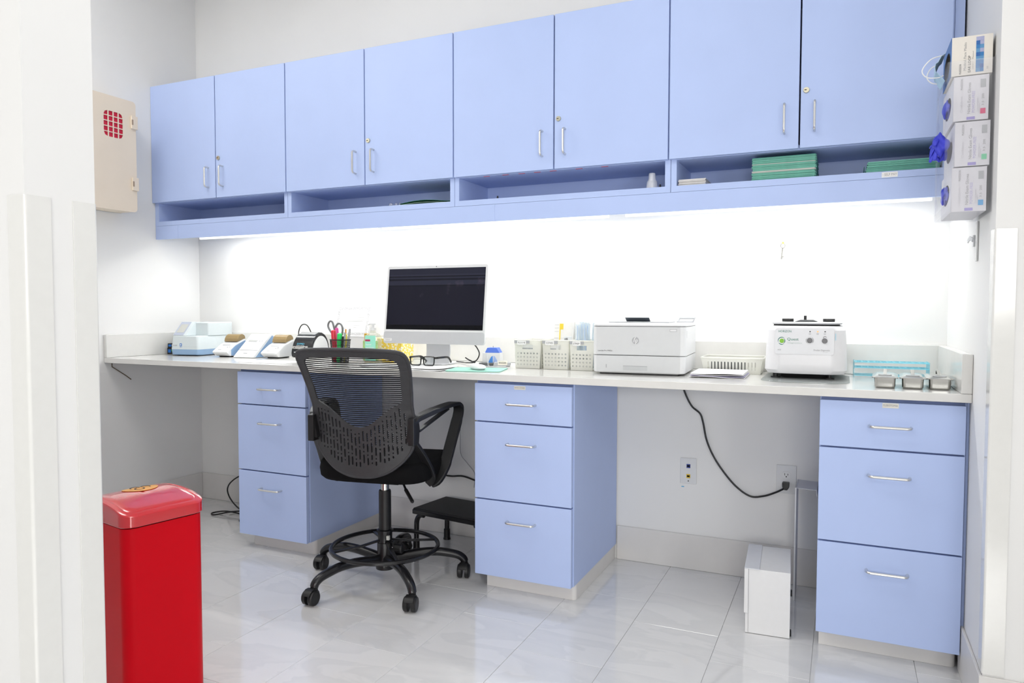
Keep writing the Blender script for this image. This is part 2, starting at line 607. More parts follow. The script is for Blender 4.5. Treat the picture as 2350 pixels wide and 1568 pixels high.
ZB = [(0.0711, 0.3878), (0.3938, 0.7112), (0.7172, 0.8728)]
HZ = [0.309, 0.629, 0.7935]
def base_cabinet(x0, w, toe_x0, label, sticker=None, filler=0.0):
    t = thing('drawer_cabinet', label, 'cabinet', (x0, 0, 0), 0, 'blue drawer cabinets under the counter')
    MB().box(0, w + .004, .0225, .6165, .0715, .8835, bev=.001, seg=1).build('carcass', BLUE, t)
    k = MB()
    k.prism([(toe_x0, .617), (toe_x0, .066)] + [(w - .002 - .018 + .018 * math.sin(a), .064 + .018 - .018 * math.cos(a)) for a in [math.radians(q) for q in (0, 22, 45, 67, 90)]] + [(w - .002, .617)], 'z', .0005, .0708)
    k.build('toe_kick', CREAM, t)
    MB().box(.004, w - .001, .0205, .0224, .075, .8832).build('front_gasket', BLUE_GAP_SHADE, t)  # dark sheet that paints the shadow into the gaps around the drawers
    for i, ((a, b), hz) in enumerate(zip(ZB, HZ)):
        d = MB().box(0, w, 0.0, .0200, a, b, bev=.0009, seg=1).build('drawer', BLUE, t)
        d_handle((w / 2, 0, hz), .0605, .031).build('handle', CHROME, d)
        if i == 2 and sticker:
            lab(d, sticker[0], sticker[1], sticker[2], sticker[3], -.0002, sticker[4], sticker[5])
    if filler:
        MB().box(w + .0045, w + filler, .0225, .6165, .0715, .8835).build('filler_panel', BLUE, t)
    return t
base_cabinet(-0.3489, 0.4196, .033, 'blue three-drawer cabinet behind the black chair, nearest the left wall')
base_cabinet(0.9618, 0.4268, .0247, 'blue three-drawer cabinet in the middle, between chair and white floor box', (.1793, .8530, .0500, .0150, 'INYECCIONES', .009))
base_cabinet(2.2826, 0.4255, .0083, 'blue three-drawer cabinet at the right wall, below the steel pans', (.1886, .8550, .0480, .0165, 'FLEBOTOMIA', .009), filler=.0115)

# ------------------------------------------------------------------ countertop
ct = thing('countertop', 'long white solid-surface worktop with low backsplash across the room', 'countertop', (0, 0, 0.886))
MB().box(XL + .0006, XR - .0006, -.0236, YB - .0006, 0, .028, bev=.0025, seg=2).build('slab', COUNTER, ct)
MB().box(XL + .0006, XR - .0006, .6060, YB - .0006, .0284, .153, bev=.002, seg=2).build('backsplash', COUNTER, ct)
MB().box(XL + .0006, XL + .0215, -.0230, .6056, .0284, .153, bev=.002, seg=2).build('backsplash', COUNTER, ct)
MB().box(XR - .0305, XR - .0006, -.0230, .6056, .0284, .153, bev=.002, seg=2).build('backsplash', COUNTER, ct)
br = MB().tube([(XL + .0045, .020, .8845), (XL + .0045, .020, .862), (XL + .0045, .105, .806), (XL + .0045, .135, .783)], .0025, 6).build('support_bracket', mat('rusty_steel', (.22, .17, .12), rough=.6, metal=.6, noise=.5, nscale=200))
tag(br, 'thin rusty bent wire bracket on the left wall under the counter end', 'bracket')

# ------------------------------------------------------------------ wall cabinets
U = [-1.2813, -0.7845, -0.2953, 0.2013, 0.6959, 1.1930, 1.6912, 2.1844, 2.6800]
YF, YD = 0.3165, 0.2965
ZS0, ZS1, ZO1, ZD0, ZD1 = 1.6560, 1.6810, 1.7850, 1.7872, 2.4461
JO = [-1.2813, -0.3000, 0.6930, 1.6985, 2.6845]        # joints between the units
names = ['blue wall cabinet in the left corner with empty open shelf', 'blue wall cabinet with a thin green folder on its open shelf', 'blue wall cabinet with white cups on its open shelf', 'blue wall cabinet at the right with green folder stacks on its shelf']
for k in range(4):
    a, b = JO[k], JO[k + 1]
    t = thing('wall_cabinet', names[k], 'cabinet', (a, 0, 1.656), 0, 'blue wall cabinets')
    w = b - a - .0020
    th = .0225
    l = .0300 if k == 0 else th
    m = MB()
    m.box(0, l, YF, .6245, 0, .789).box(w - th, w, YF, .6245, 0, .789)
    m.box(l, w - th, YF, .6245, 0, ZS1 - 1.656)
    m.box(l, w - th, YF, .6245, ZO1 - 1.656, ZO1 - 1.656 + .018)
    m.box(l, w - th, YF, .6245, .771, .789)
    m.box(l, w - th, .6160, .6245, ZS1 - 1.656, .771)
    m.build('carcass', BLUE, t, smooth=False)
    for j, (d0, d1) in enumerate(((U[2 * k], U[2 * k + 1]), (U[2 * k + 1], U[2 * k + 2]))):
        g = .0030
        x0, x1 = d0 - a + (g if d0 > -1.28 else 0.0006), d1 - a - g
        d = MB().box(x0, x1, YD, .3145, ZD0 - 1.656, ZD1 - 1.656, bev=.0009, seg=1).build('door', BLUE, t)
        hx = (x1 - .050) if j == 0 else (x0 + .050)
        d_handle((hx, YD, 1.900 - 1.656), .0535, .030, axis='z').build('handle', CHROME, d)
        if j == 1:
            lk = MB()
            lk.tube([(x0 + .019, YD - .0005, .344), (x0 + .019, YD - .006, .344)], [.0115, .0100], 20)
            lk.build('lock', BRASS, d)
            MB().box(x0 + .0125, x0 + .0205, YD - .0068, YD - .0062, .3425, .3452).build('keyhole', DARKHOLE, d)
    if k == 3:
        lab(t, 2.4660 - a, 1.6590 - 1.656, .052, .019, YF - .0002, ': SELF PAY', .013, m=mat('label_white', (0.86, 0.86, 0.85), rough=0.5, noise=0.03))
        MB().box(w + .0012, w + .031, YF, .6245, 0, .789).build('filler_panel', BLUE, t)

va = thing('light_valance', 'blue laminate valance board running under all wall cabinets', 'valance', (0, YF, 1.580))
ZV = .0752
for a, b in ((-1.2811, -1.1010), (-1.1004, 0.9), (0.9006, XR - .006)):
    MB().box(a, b, 0, .019, 0, ZV, bev=.0007, seg=1).build('panel', BLUE, va)

# strip lights under the cabinets
FLENS = mat('strip_front_lens', (0.85, 0.85, 0.83), rough=0.4, emit=(1, 1, .965), estr=0.75)
TUBE = mat('strip_light_lens', (0.9, 0.9, 0.88), rough=0.4, emit=(1, 1, .965), estr=5.0)
slab = ['left strip light under the wall cabinets, above the analyzer', 'middle strip light under the wall cabinets, above the monitor', 'right strip light under the wall cabinets, above printer and centrifuge']
for (x0, x1), lb in zip(STRIPS, slab):
    t = thing('strip_light', lb, 'strip light', ((x0 + x1) / 2, 0.40, 1.6555), 0, 'strip lights under the wall cabinets')
    h = (x1 - x0) / 2
    m = MB()
    m.box(-h, h, -.050, .062, -.030, -.0005, bev=.002, seg=1)
    m.build('housing', WHITEP, t)
    MB().box(-h, h, -.050, -.036, -.084, -.0302, bev=.003, seg=2).build('front_lens', FLENS, t)
    MB().box(-h + .012, h - .012, .005, .045, -.052, -.0302, bev=.004, seg=2).build('lens', TUBE, t)
    MB().box(-h - .004, -h - .0003, -.048, .058, -.060, -.004).build('end_cap', OFFWHITEP, t)
    MB().box(h + .0003, h + .004, -.048, .058, -.060, -.004).build('end_cap', OFFWHITEP, t)

# ------------------------------------------------------------------ drafting chair
CHAIRP = mat('charcoal_nylon', (0.040, 0.040, 0.044), rough=0.42, spec=0.45, noise=0.12, nscale=60, bump=0.15, bscale=900)
ARMP = mat('black_nylon_arm', (0.013, 0.013, 0.014), rough=0.36, spec=0.45, noise=0.1)
FABRIC = mat('black_mesh_fabric', (0.008, 0.008, 0.009), rough=0.92, spec=0.12, noise=0.4, nscale=900, bump=0.4, bscale=1500)
STRAND = mat('black_net_strands', (0.010, 0.010, 0.012), rough=0.75, spec=0.2, noise=0.2)
ch = thing('drafting_chair', 'black mesh-back drafting chair with foot ring and casters, back to camera', 'chair', (.56, -.07, 0), 10)

BACK = [(.48, -.222), (.56, -.226), (.62, -.230), (.70, -.238), (.78, -.254), (.86, -.286), (.94, -.328), (1.03, -.388)]
def back_y(x, z):
    """surface of the reclined, sideways curved back"""
    y = BACK[0][1]
    for (a, ya), (b, yb) in zip(BACK[:-1], BACK[1:]):
        if z >= a:
            t = min((z - a) / (b - a), 1)
            y = ya + (yb - ya) * t
    return y + .95 * x * x

half_out = [(0, .5040), (.045, .5065), (.090, .5180), (.128, .5370), (.162, .5640), (.188, .5930), (.205, .6230), (.211, .6600), (.212, .7000), (.216, .7450), (.214, .7900), (.218, .8300), (.223, .8750), (.229, .9200), (.233, .9600), (.232, .9850), (.221, 1.0060), (.195, 1.0150), (.140, 1.0200), (.070, 1.0225), (0, 1.0230)]
half_in = [(0, .7060), (.030, .7110), (.062, .7280), (.098, .7570), (.140, .7880), (.180, .8100), (.187, .8300), (.190, .8700), (.196, .9150), (.199, .9500), (.196, .9720), (.178, .9840), (.130, .9900), (.060, .9930), (0, .9935)]
def sym(h):
    s = spline([(a, b, 0) for a, b in h], 4)
    s = [(p.x, p.y) for p in s]
    return s + [(-x, z) for x, z in s[-2:0:-1]]
outer, inner = sym(half_out), sym(half_in)
def interp(tab, x):
    x = abs(x)
    for (a, za), (b, zb) in zip(tab[:-1], tab[1:]):
        if a <= x <= b:
            return za + (zb - za) * (x - a) / max(b - a, 1e-6)
    return tab[-1][1]
low_in = half_in[:6]
low_out = half_out[:8]
loops = [outer, inner]
def slot(cx, z0, z1, w):
    r = w / 2
    if z1 - z0 < 2 * r + 1e-4:
        z1 = z0 + 2 * r + 1e-4
    P = []
    for k in range(5):
        a = math.pi * k / 4
        P.append((cx + r * math.cos(a), z1 - r + r * math.sin(a)))
    for k in range(5):
        a = math.pi + math.pi * k / 4
        P.append((cx + r * math.cos(a), z0 + r + r * math.sin(a)))
    return P
NCOL = 23
for i in range(NCOL):
    x = -.187 + .374 * i / (NCOL - 1)
    top = interp(low_in, x) - .016 if abs(x) < .178 else .797 - .018
    bot = interp(low_out, x) + .040
    pat = [.034, 0, .030, 0, .042, .022, 0, .036]
    z = top - [0, .012, .006][i % 3]
    q = (i * 3) % len(pat)
    while z > bot + .006:
        L = pat[q % len(pat)]
        if L == 0:
            loops.append(slot(x, z - .0066, z, .0066)); z -= .0066 + .0080
        else:
            e = max(z - L, bot)
            if z - e > .008:
                loops.append(slot(x, e, z, .0066))
            z = e - .0085
        q += 1
me = fill_mesh(loops, .011, 'back_panel')
bm = bmesh.new(); bm.from_mesh(me)
for k in range(-11, 12):
    bmesh.ops.bisect_plane(bm, geom=bm.verts[:] + bm.edges[:] + bm.faces[:], plane_co=(k * .02 + .001, 0, 0), plane_no=(1, 0, 0))
for k in range(25):
    bmesh.ops.bisect_plane(bm, geom=bm.verts[:] + bm.edges[:] + bm.faces[:], plane_co=(0, .505 + k * .021, 0), plane_no=(0, 1, 0))
for v in bm.verts:
    x, z, d = v.co.x, v.co.y, v.co.z
    v.co = Vector((x, back_y(x, z) - d, z))
bmesh.ops.recalc_face_normals(bm, faces=bm.faces[:])
b = MB(); b.bm.free(); b.bm = bm
panel = b.build('back_panel', CHAIRP, ch, ang=40)
bpy.data.meshes.remove(me)
# rolled rim of the frame
def rim(tab, r, off, name):
    pts = [(x, back_y(x, z) + off, z) for x, z in tab]
    return MB().tube(pts, r, 8, closed=True).build(name, CHAIRP, panel)
rim(outer, .0085, .002, 'rim')
# net of horizontal strands on the sitter's side
net = MB()
NS = 52
for i in range(NS):
    z = .560 + (.990 - .560) * i / (NS - 1)
    hw = min(interp([(p[1], p[0]) for p in half_out[6:16]], z) if z > .623 else .185, .222) - .010
    rows = []
    for k in range(17):
        x = -hw + 2 * hw * k / 16
        y = back_y(x, z) + .022 + .010 * (1 - (x / hw) ** 2)
        rows.append((x, y, z - .004 * (1 - (x / hw) ** 2)))
    net.tube(rows, .0023, 5, flat=.95)
no = net.build('net_strands', STRAND, ch)
no['kind'] = 'stuff'
# seat
seat = MB()
def seat_ring(s, z, dy=0):
    pts = []
    for k in range(40):
        a = 2 * math.pi * k / 40
        e = 2.0 / 4.2
        cx, sy = math.cos(a), math.sin(a)
        x = .250 * s * math.copysign(abs(cx) ** e, cx)
        y = .235 * s * math.copysign(abs(sy) ** e, sy)
        pts.append(Vector((x, .032 + dy + y, z + (.012 * (abs(x) / .25) ** 2 if z > .5 else 0) - (.022 * max(y - .12, 0) / .12 if z > .48 else 0))))
    return pts
seat.loft([seat_ring(.80, .466), seat_ring(.93, .470), seat_ring(.985, .484), seat_ring(1.0, .506), seat_ring(.985, .530), seat_ring(.92, .546), seat_ring(.6, .551), seat_ring(.2, .549)])
seat.build('seat', FABRIC, ch, ang=60)
MB().box(-.10, .10, -.08, .13, .440, .4655, bev=.008).build('seat_mechanism', BLACKM, ch)
# armrests: closed loop of moulded nylon each side
for s in (-1, 1):
    m = MB()
    X = lambda x: s * x
    m.bar(spline([(X(.207), -.205, .655), (X(.214), -.208, .700), (X(.222), -.200, .738), (X(.240), -.165, .752), (X(.270), -.080, .768), (X(.293), .030, .776), (X(.300), .085, .768), (X(.299), .112, .742), (X(.290), .108, .690), (X(.275), .075, .600), (X(.262), .040, .520), (X(.240), .005, .462), (X(.215), -.002, .446)], 4),
          [.030] * 8 + [.034] * 8 + [.046] * 8 + [.044] * 8 + [.046] * 8 + [.050] * 9, [.040] * 8 + [.024] * 8 + [.017] * 8 + [.018] * 8 + [.024] * 8 + [.026] * 9, (1, 0, 0))
    arm = m.build('armrest', ARMP, ch)
    m = MB()
    m.bar(spline([(X(.214), -.196, .650), (X(.228), -.140, .590), (X(.240), -.085, .520), (X(.236), -.050, .470), (X(.215), -.040, .447)], 4), [.030] * 17, [.016] * 17, (1, 0, 0))
    m.build('rear_strut', ARMP, arm)
    m = MB()
    m.bar(spline([(X(.222), -.165, .690), (X(.250), -.080, .722), (X(.280), .020, .758)], 4), .020, .010, (1, 0, 0))
    m.build('brace', ARMP, arm)
    m = MB()
    m.prism([(-.235, .640), (-.180, .640), (-.170, .700), (-.185, .752), (-.236, .748)], 'x', X(.205), X(.232), bev=.004)
    m.build('bracket', ARMP, arm)
# gas lift
MB().lathe([(.0185, .375), (.0185, .440)], 20).build('gas_piston', STEEL, ch)
MB().lathe([(.0240, .205), (.0265, .207), (.0265, .392), (.0245, .398), (.019, .398)], 24).build('column_sleeve', BLACKP, ch)
MB().lathe([(.024, .052), (.040, .056), (.043, .085), (.034, .118), (.034, .170), (.031, .172), (.031, .215), (.036, .217), (.036, .224), (.030, .228), (.024, .228)], 24).build('hub', BLACKM, ch)
MB().box(.020, .0325, -.0325, -.020, .188, .206, bev=.001).build('hub_sticker', mat('sticker_grey', (.55, .56, .53), rough=.4, noise=.1), ch)
# foot ring
ring = MB().tube([(.228 * math.cos(2 * math.pi * k / 64), .228 * math.sin(2 * math.pi * k / 64), .152) for k in range(64)], .0095, 10, closed=True).build('foot_ring', BLACKM, ch)
for k in range(4):
    a = math.radians(38 + 90 * k)
    c, s_ = math.cos(a), math.sin(a)
    MB().bar([(.030 * c, .030 * s_, .178), (.10 * c, .10 * s_, .164), (.222 * c, .222 * s_, .152)], .016, .008, (-s_, c, 0)).build('spoke', BLACKM, ring)
kn = MB().cyl((.032, -.006, .150), (.052, -.010, .150), .005, 8).build('knob_stem', STEEL, ring)
MB().tube([(.048, -.010, .150), (.050, -.010, .150), (.085, -.016, .150), (.088, -.016, .150)], [.016, .020, .020, .016], 10).build('knob', BLACKP, ring)
# five arched legs with twin-wheel casters
for k in range(5):
    a = math.radians(-120 + 72 * k)
    c, s_ = math.cos(a), math.sin(a)
    pr = [(.020, .098), (.09, .108), (.16, .116), (.225, .116), (.275, .107), (.315, .096), (.338, .080), (.345, .066)]
    pts = spline([(r * c, r * s_, z) for r, z in pr], 3)
    rad = [.0205 - .0035 * i / (len(pts) - 1) for i in range(len(pts))]
    leg = MB().tube(pts, rad, 12).build('leg', BLACKM, ch)
    sw = math.radians([-100, -85, -82, 170, -90][k])     # swivel of this caster
    ex, ey = .345 * c, .345 * s_
    dx, dy = math.cos(sw), math.sin(sw)
    wx, wy = ex + dx * .022, ey + dy * .022
    ax = Vector((-dy, dx, 0))
    cas = MB()
    cc = Vector((wx, wy, .0305))
    prof = [(-.027, .020), (-.0255, .0270), (-.021, .0300), (-.0075, .0300), (-.007, .023)]
    for sgn in (-1, 1):
        cas.tube([cc + ax * (sgn * t) for t, r in prof], [r for t, r in prof], 20)
    co = cas.build('caster', BLACKP, leg)
    hd = MB()
    hd.cyl((ex, ey, .034), (ex, ey, .074), .0150, 12)
    arcp = []
    for j in range(9):
        g = math.radians(-20 + 200 * j / 8)
        arcp.append(cc + Vector((dx * math.cos(g), dy * math.cos(g), 0)) * -.0335 + Vector((0, 0, .0335 * math.sin(g))))
    hd.bar(arcp[1:8], .036, .004, tuple(ax))
    hd.build('caster_hood', BLACKP, co)
# height lever
MB().tube(spline([(.085, -.03, .450), (.105, -.05, .446), (.13, -.075, .422)], 4), .005, 8).build('height_lever', BLACKM, ch)
MB().tube([(.125, -.070, .426), (.128, -.073, .423), (.176, -.118, .388), (.179, -.121, .386)], [.005, .0078, .0078, .005], 10).build('lever_grip', BLACKP, ch)

# ------------------------------------------------------------------ step stool
st = thing('step_stool', 'low black metal step stool under the counter behind the chair', 'stool', (.463, .305, 0), -8)
MB().box(0, .40, 0, .262, .190, .2150, bev=.006, seg=2).build('tread', mat('black_ribbed_rubber', (.012, .012, .013), rough=.55, noise=.3, nscale=120, bump=.3, bscale=500), st)
MB().box(-.0025, .4025, -.0025, .2645, .185, .2080, bev=.003, seg=1).build('rim_band', BLACKM, st)
for cx, cy, sx, sy in ((.028, .028, -1, -1), (.372, .028, 1, -1), (.028, .236, -1, 1), (.372, .236, 1, 1)):
    if sy < 0:
        pts = spline([(cx + sx * -.02, cy, .177), (cx + sx * .005, cy, .174), (cx + sx * .024, cy, .148), (cx + sx * .028, cy, .10), (cx + sx * .029, cy, .012)], 4)
    else:
        pts = [(cx, cy, .184), (cx + sx * .004, cy + sy * .004, .012)]
    l = MB().tube(pts, .0125, 12).build('leg', BLACKM, st)
    e = pts[-1]
    MB().lathe([(.014, .055), (.0165, .052), (.0165, .012), (.019, .004), (.019, .0006)], 14, c=(e[0], e[1])).build('rubber_foot', BLACKP, l)

# ------------------------------------------------------------------ red biohazard bin
RED = mat('red_bin_plastic', (0.66, 0.001, 0.010), rough=0.36, spec=0.16, noise=0.05, nscale=5)
REDL = mat('red_bin_lid', (0.64, 0.006, 0.016), rough=0.20, coat=0.9, spec=0.6, noise=0.04, nscale=5)
bn = thing('waste_bin', 'red plastic step-on waste bin with domed lid behind the wall end', 'bin', (.560, -1.316, 0), -11.5)
LX, LY = -.300, .2430
m = MB()
m.rounded_rect_loft([(LX + .008, -.005, .006, LY - .006, .012), (LX + .004, -.002, .003, LY - .003, .030), (LX + .003, -.003, .003, LY - .003, .555), (LX + .003, -.003, .003, LY - .003, .563)], .035, 8)
m.build('body', RED, bn)
MB().rounded_rect_loft([(LX + .010, -.008, .008, LY - .008, .0005), (LX + .010, -.008, .008, LY - .008, .0118)], .034, 8).build('base_ring', BLACKP, bn)
MB().rounded_rect_loft([(LX + .007, -.007, .007, LY - .007, .5632), (LX + .007, -.007, .007, LY - .007, .5662)], .032, 8).build('lid_gap', DARKHOLE, bn)
lid = MB()
def arch(x):
    u = (x - LX / 2) / (-LX / 2)
    return max(1 - u * u, 0)
def lid_ring(ins, z, dome):
    P = rrect(LX + ins, -ins, ins, LY - ins, max(.036 - ins * .6, .008), 8)
    Q = []
    for i, ((xa, ya), (xb, yb)) in enumerate(zip(P, P[1:] + P[:1])):
        n = 10 if i % 9 == 8 else 1
        for k in range(n):
            Q.append((xa + (xb - xa) * k / n, ya + (yb - ya) * k / n))
    return [Vector((x, y, z + dome * arch(x))) for x, y in Q]
lid.loft([lid_ring(.000, .5666, 0), lid_ring(-.002, .569, 0), lid_ring(-.002, .597, 0.022), lid_ring(.001, .600, 0.024), lid_ring(.013, .6015, 0.026), lid_ring(.0165, .5995, 0.026)] + [lid_ring(q, .6018, .027) for q in (.022, .034, .046, .058, .070, .082, .094, .106, .116)])
lo = lid.build('lid', REDL, bn, ang=40)
stk = mat('biohazard_sticker', (0.80, 0.36, 0.05), rough=.35, noise=.1)
sm = MB()
sx0, sy0 = LX * .64, LY * .58
ring = lambda r, dz: [Vector((sx0 + r * math.cos(a), sy0 + r * math.sin(a), .6020 + .0275 * arch(sx0 + r * math.cos(a)) + dz)) for a in [2 * math.pi * k / 32 for k in range(32)]]
sm.loft([ring(.050, .0003), ring(.050, .0009), ring(.025, .0012), ring(.004, .0012)])
so = sm.build('hazard_sticker', stk, lo)
tm = MB()
for k in range(3):
    a0 = math.radians(90 + 120 * k)
    cx, cy = sx0 + .017 * math.cos(a0), sy0 + .017 * math.sin(a0)
    tm.tube([(cx + .013 * math.cos(a0 + g), cy + .013 * math.sin(a0 + g), .6020 + .0275 * arch(cx) + .0016) for g in [math.radians(-140 + 280 * j / 14) for j in range(15)]], .0022, 5, flat=.3)
tm.build('hazard_symbol', INK, so)
MB().bar([(-.14, LY - .022, .020), (-.14, LY + .012, .018), (-.14, LY + .030, .014)], .09, .008, (1, 0, 0)).build('pedal', BLACKP, bn)

# ------------------------------------------------------------------ white floor box with clear holder beside it
WB = mat('white_powder_coat', (0.80, 0.805, 0.82), rough=.4, noise=.02)
wb = thing('metal_box', 'white sheet-metal box standing on the floor beside the right cabinet', 'box', (2.0436, .0502, 0), 3.5)
MB().box(0, .153, 0, .285, .0015, .2385, bev=.002, seg=2).build('shell', WB, wb)
fl = MB()
fl.prism([(-.004, .2390), (.048, .2390), (.048, .2412), (-.004, .2412)], 'y', -.004, .286, bev=.0007, seg=1)
fl.build('lid_flap', mat('folded_flap_film', (.70, .72, .78), rough=.22, noise=.02), wb)
MB().box(-.004, .010, -.0045, -.0003, .075, .2385, bev=.001, seg=1).build('edge_strip', WB, wb)
MB().box(.0105, .0112, -.0012, -.0002, .0, .2385).build('seam', GREYINK, wb)
MB().box(.1535, .158, .020, .040, .0006, .022, bev=.002, seg=1).build('rubber_foot', BLACKP, wb)
MB().box(.1535, .160, .215, .232, .075, .098, bev=.002, seg=1).build('latch', BLACKP, wb)
FROST = clear_mat('frosted_white_acrylic', (.97, .97, .985), gloss=.07, rough=.12, body=.55, bodycol=(.80, .81, .87))
ac = thing('acrylic_bracket', 'thin frosted acrylic bracket with bent top lip standing against the wall behind the white box', 'bracket', (2.186, .440, 0), 0)
MB().box(0, .0045, 0, .160, .0006, .462, bev=.0004, seg=1).build('sheet', FROST, ac)
MB().box(-.0004, .0049, -.0016, -.0002, .0006, .462).build('sheet_edge', WHITEP, ac)
lp = MB()
lp.bar([(.0052, .080, .4605), (.078, .080, .4580)], .160, .0035, (0, 1, 0))
lp.bar([(.0795, .080, .4590), (.0810, .080, .432)], .160, .0035, (0, 1, 0))
lp.build('lip', FROST, ac)

# ------------------------------------------------------------------ outlets and cords on the back wall
pl = thing('data_outlet', 'white wall plate with blue and yellow network jacks', 'outlet', (1.7255, YB, .449), 0)
MB().box(-.036, .036, -.0055, -.0004, -.0585, .0585, bev=.002, seg=2).build('plate', WHITEP, pl)
for z, cl, nm in ((.023, (.03, .06, .30), 'blue_jack'), (-.023, (.80, .55, .03), 'yellow_jack')):
    j = MB().box(-.0085, .0085, -.0072, -.0056, z - .009, z + .009, bev=.0006, seg=1).build('jack', mat(nm, cl, rough=.4, noise=.05), pl)
    MB().box(-.0060, .0060, -.0076, -.0073, z - .004, z + .004).build('jack_port', DARKHOLE, j)
MB().cyl((0, -.0056, -.045), (0, -.0068, -.045), .0028, 10).build('screw', DGREYP, pl)
po = thing('power_outlet', 'white wall plate with two power sockets, lower one in use', 'outlet', (2.140, YB, .4515), 0)
MB().box(-.040, .040, -.0055, -.0004, -.061, .061, bev=.002, seg=2).build('plate', WHITEP, po)
for z in (.020, -.020):
    s = MB().prism([(x, y) for x, y in rrect(-.0165, .0165, z - .0145, z + .0145, .011, 6)], 'y', -.0075, -.0056).build('socket', mat('socket_face', (.76, .77, .78), rough=.35, noise=.02), po)
    if z > 0:
        MB().box(-.0075, -.0055, -.0079, -.0076, z - .002, z + .007).box(.0055, .0075, -.0079, -.0076, z - .002, z + .006).cyl((0, -.0076, z - .0075), (0, -.0079, z - .0075), .0026, 10).build('slots', DARKHOLE, s)
cd = thing('power_cable', 'black power cord hanging from the counter to the wall socket', 'cord', (2.140, .60, .4315), 0)
g = lambda x, z, y=.612: (x - 2.140, y - .60, z - .4315)
MB().tube(spline([g(1.690, .8855, .600), g(1.705, .812), g(1.737, .748), g(1.775, .715), g(1.789, .676), g(1.805, .600), g(1.835, .530), g(1.880, .463), g(1.935, .402), g(1.995, .3655), g(2.05, .372), g(2.098, .394, .605), g(2.130, .416, .590)], 8), .0042, 8).build('cable', BLACKP, cd)
MB().prism([(-.0145, .012), (.0145, .012), (.0135, -.008), (.006, -.020), (-.006, -.020), (-.0135, -.008)], 'y', .0172 - .030, .0172, bev=.003).build('plug', BLACKP, cd)

# cords left of the first cabinet
def cord(label, pts, r, loc=(0, 0, 0), m=None, name='loose_cord', closed=False):
    o = MB().tube(spline(pts, 8, closed), r, 7, closed=closed).build(name, m or BLACKP, None)
    return tag(o, label, 'cord')
cord('black cord looping down the wall left of the left drawer cabinet', [(-.60, .600, .50), (-.715, .590, .42), (-.775, .585, .33), (-.825, .580, .235), (-.965, .572, .155), (-1.005, .560, .105), (-.975, .54, .06), (-.885, .50, .025), (-.80, .47, .012), (-.70, .46, .010), (-.55, .45, .008)], .0042)
cord('black cord coil lying on the floor left of the left drawer cabinet', [(-.55, .43, .006), (-.66, .40, .010), (-.75, .40, .016), (-.85, .405, .017), (-.915, .40, .008), (-.93, .365, .006), (-.89, .35, .006), (-.82, .39, .020), (-.74, .42, .028), (-.66, .43, .030), (-.60, .42, .08), (-.67, .47, .14), (-.735, .50, .175), (-.75, .52, .165), (-.71, .53, .09), (-.63, .51, .045), (-.52, .50, .035)], .0042)
cord('black cord bend close to the floor at the left cabinet corner', [(-.50, .33, .007), (-.60, .305, .006), (-.665, .315, .006), (-.68, .345, .008), (-.63, .37, .010), (-.52, .36, .007)], .0042)
cord('black cord hanging between the chair seat and the middle cabinet', [(.430, .606, .40), (.43, .604, .352), (.455, .602, .318), (.51, .602, .312), (.58, .602, .318), (.655, .602, .302), (.715, .602, .288), (.765, .602, .305), (.80, .602, .36), (.82, .602, .44)], .0045)
cord('thin grey wire running down the wall above the step stool', [(.560, .614, .70), (.558, .613, .52), (.562, .613, .43), (.600, .613, .385), (.640, .613, .340), (.640, .613, .29), (.638, .613, .262)], .0016, m=GREYP)
tag(MB().box(1.694, 1.706, YB - .0008, YB - .0003, .373, .377, M=None).build('blue_scrap', mat('blue_tape', (.10, .45, .75), rough=.5, noise=.1)), 'tiny blue tape scrap on the wall under the network jacks', 'tape')

# ------------------------------------------------------------------ things on the counter, left end
ZC = 0.9145
BOXK = mat('black_card', (.012, .014, .02), rough=.45, noise=.1)
BOXB = mat('print_blue', (.02, .16, .55), rough=.45, noise=.1)
GREENP = mat('print_green', (.05, .45, .10), rough=.45, noise=.1)
LBLUE = mat('steel_blue_plastic', (.26, .40, .60), rough=.36, noise=.03)
PALE = mat('pale_mint_white_plastic', (.62, .68, .70), rough=.33, noise=.02)
SCREENG = mat('grey_lcd', (.52, .53, .50), rough=.15, noise=.04)
BEZEL = mat('lilac_grey_bezel', (.42, .46, .56), rough=.35, noise=.03)
AMBER = mat('smoky_amber_cover', (.30, .215, .10), rough=.14, spec=.6, noise=.05)

for i, (z0, z1, lb, dx) in enumerate(((0, .038, 'lower small black reagent carton at the left end of the counter', 0), (.0385, .063, 'upper small black reagent carton at the left end of the counter', .004))):
    t = thing('reagent_carton', lb, 'carton', (-1.245 + dx, .350, ZC + z0), 8, 'black reagent cartons')
    MB().box(0, .060, 0, .09, 0, z1 - z0, bev=.0008, seg=1).build('carton', BOXK, t)
    MB().box(.006, .026, -.0008, -.0002, (z1 - z0) * .25, (z1 - z0) * .75).build('blue_patch', BOXB, t)
    MB().box(.030, .050, -.0008, -.0002, (z1 - z0) * .45, (z1 - z0) * .72).build('print_block', PAPER if i else GREENP, t)

# molecular analyzer
an = thing('analyzer', 'white benchtop analyzer with sloped touch screen and blue base', 'analyzer', (-1.1097, .2573, ZC), 9.5)
W = .188
m = MB()
m.rounded_rect_loft([(.006, W - .006, .010, .300, .004), (.002, W - .002, .002, .306, .008), (0, W, 0, .310, .0365)], .018, 6)
m.build('base', LBLUE, an)
MB().box(.03, W - .03, .02, .29, .0006, .0038).build('foot', BLACKP, an)
b = MB()
b.rounded_rect_loft([(0, W, 0, .310, .0368), (.004, W - .003, .002, .310, .070), (.008, W - .008, .004, .310, .108), (.011, W - .011, .008, .309, .1125)], .016, 6)
b.build('lower_housing', PALE, an)
# tall rear housing
b = MB()
b.rounded_rect_loft([(.010, W - .004, .092, .309, .1128), (.010, W - .004, .092, .309, .184), (.014, W - .008, .096, .305, .188)], .010, 4)
b.build('rear_housing', PALE, an)
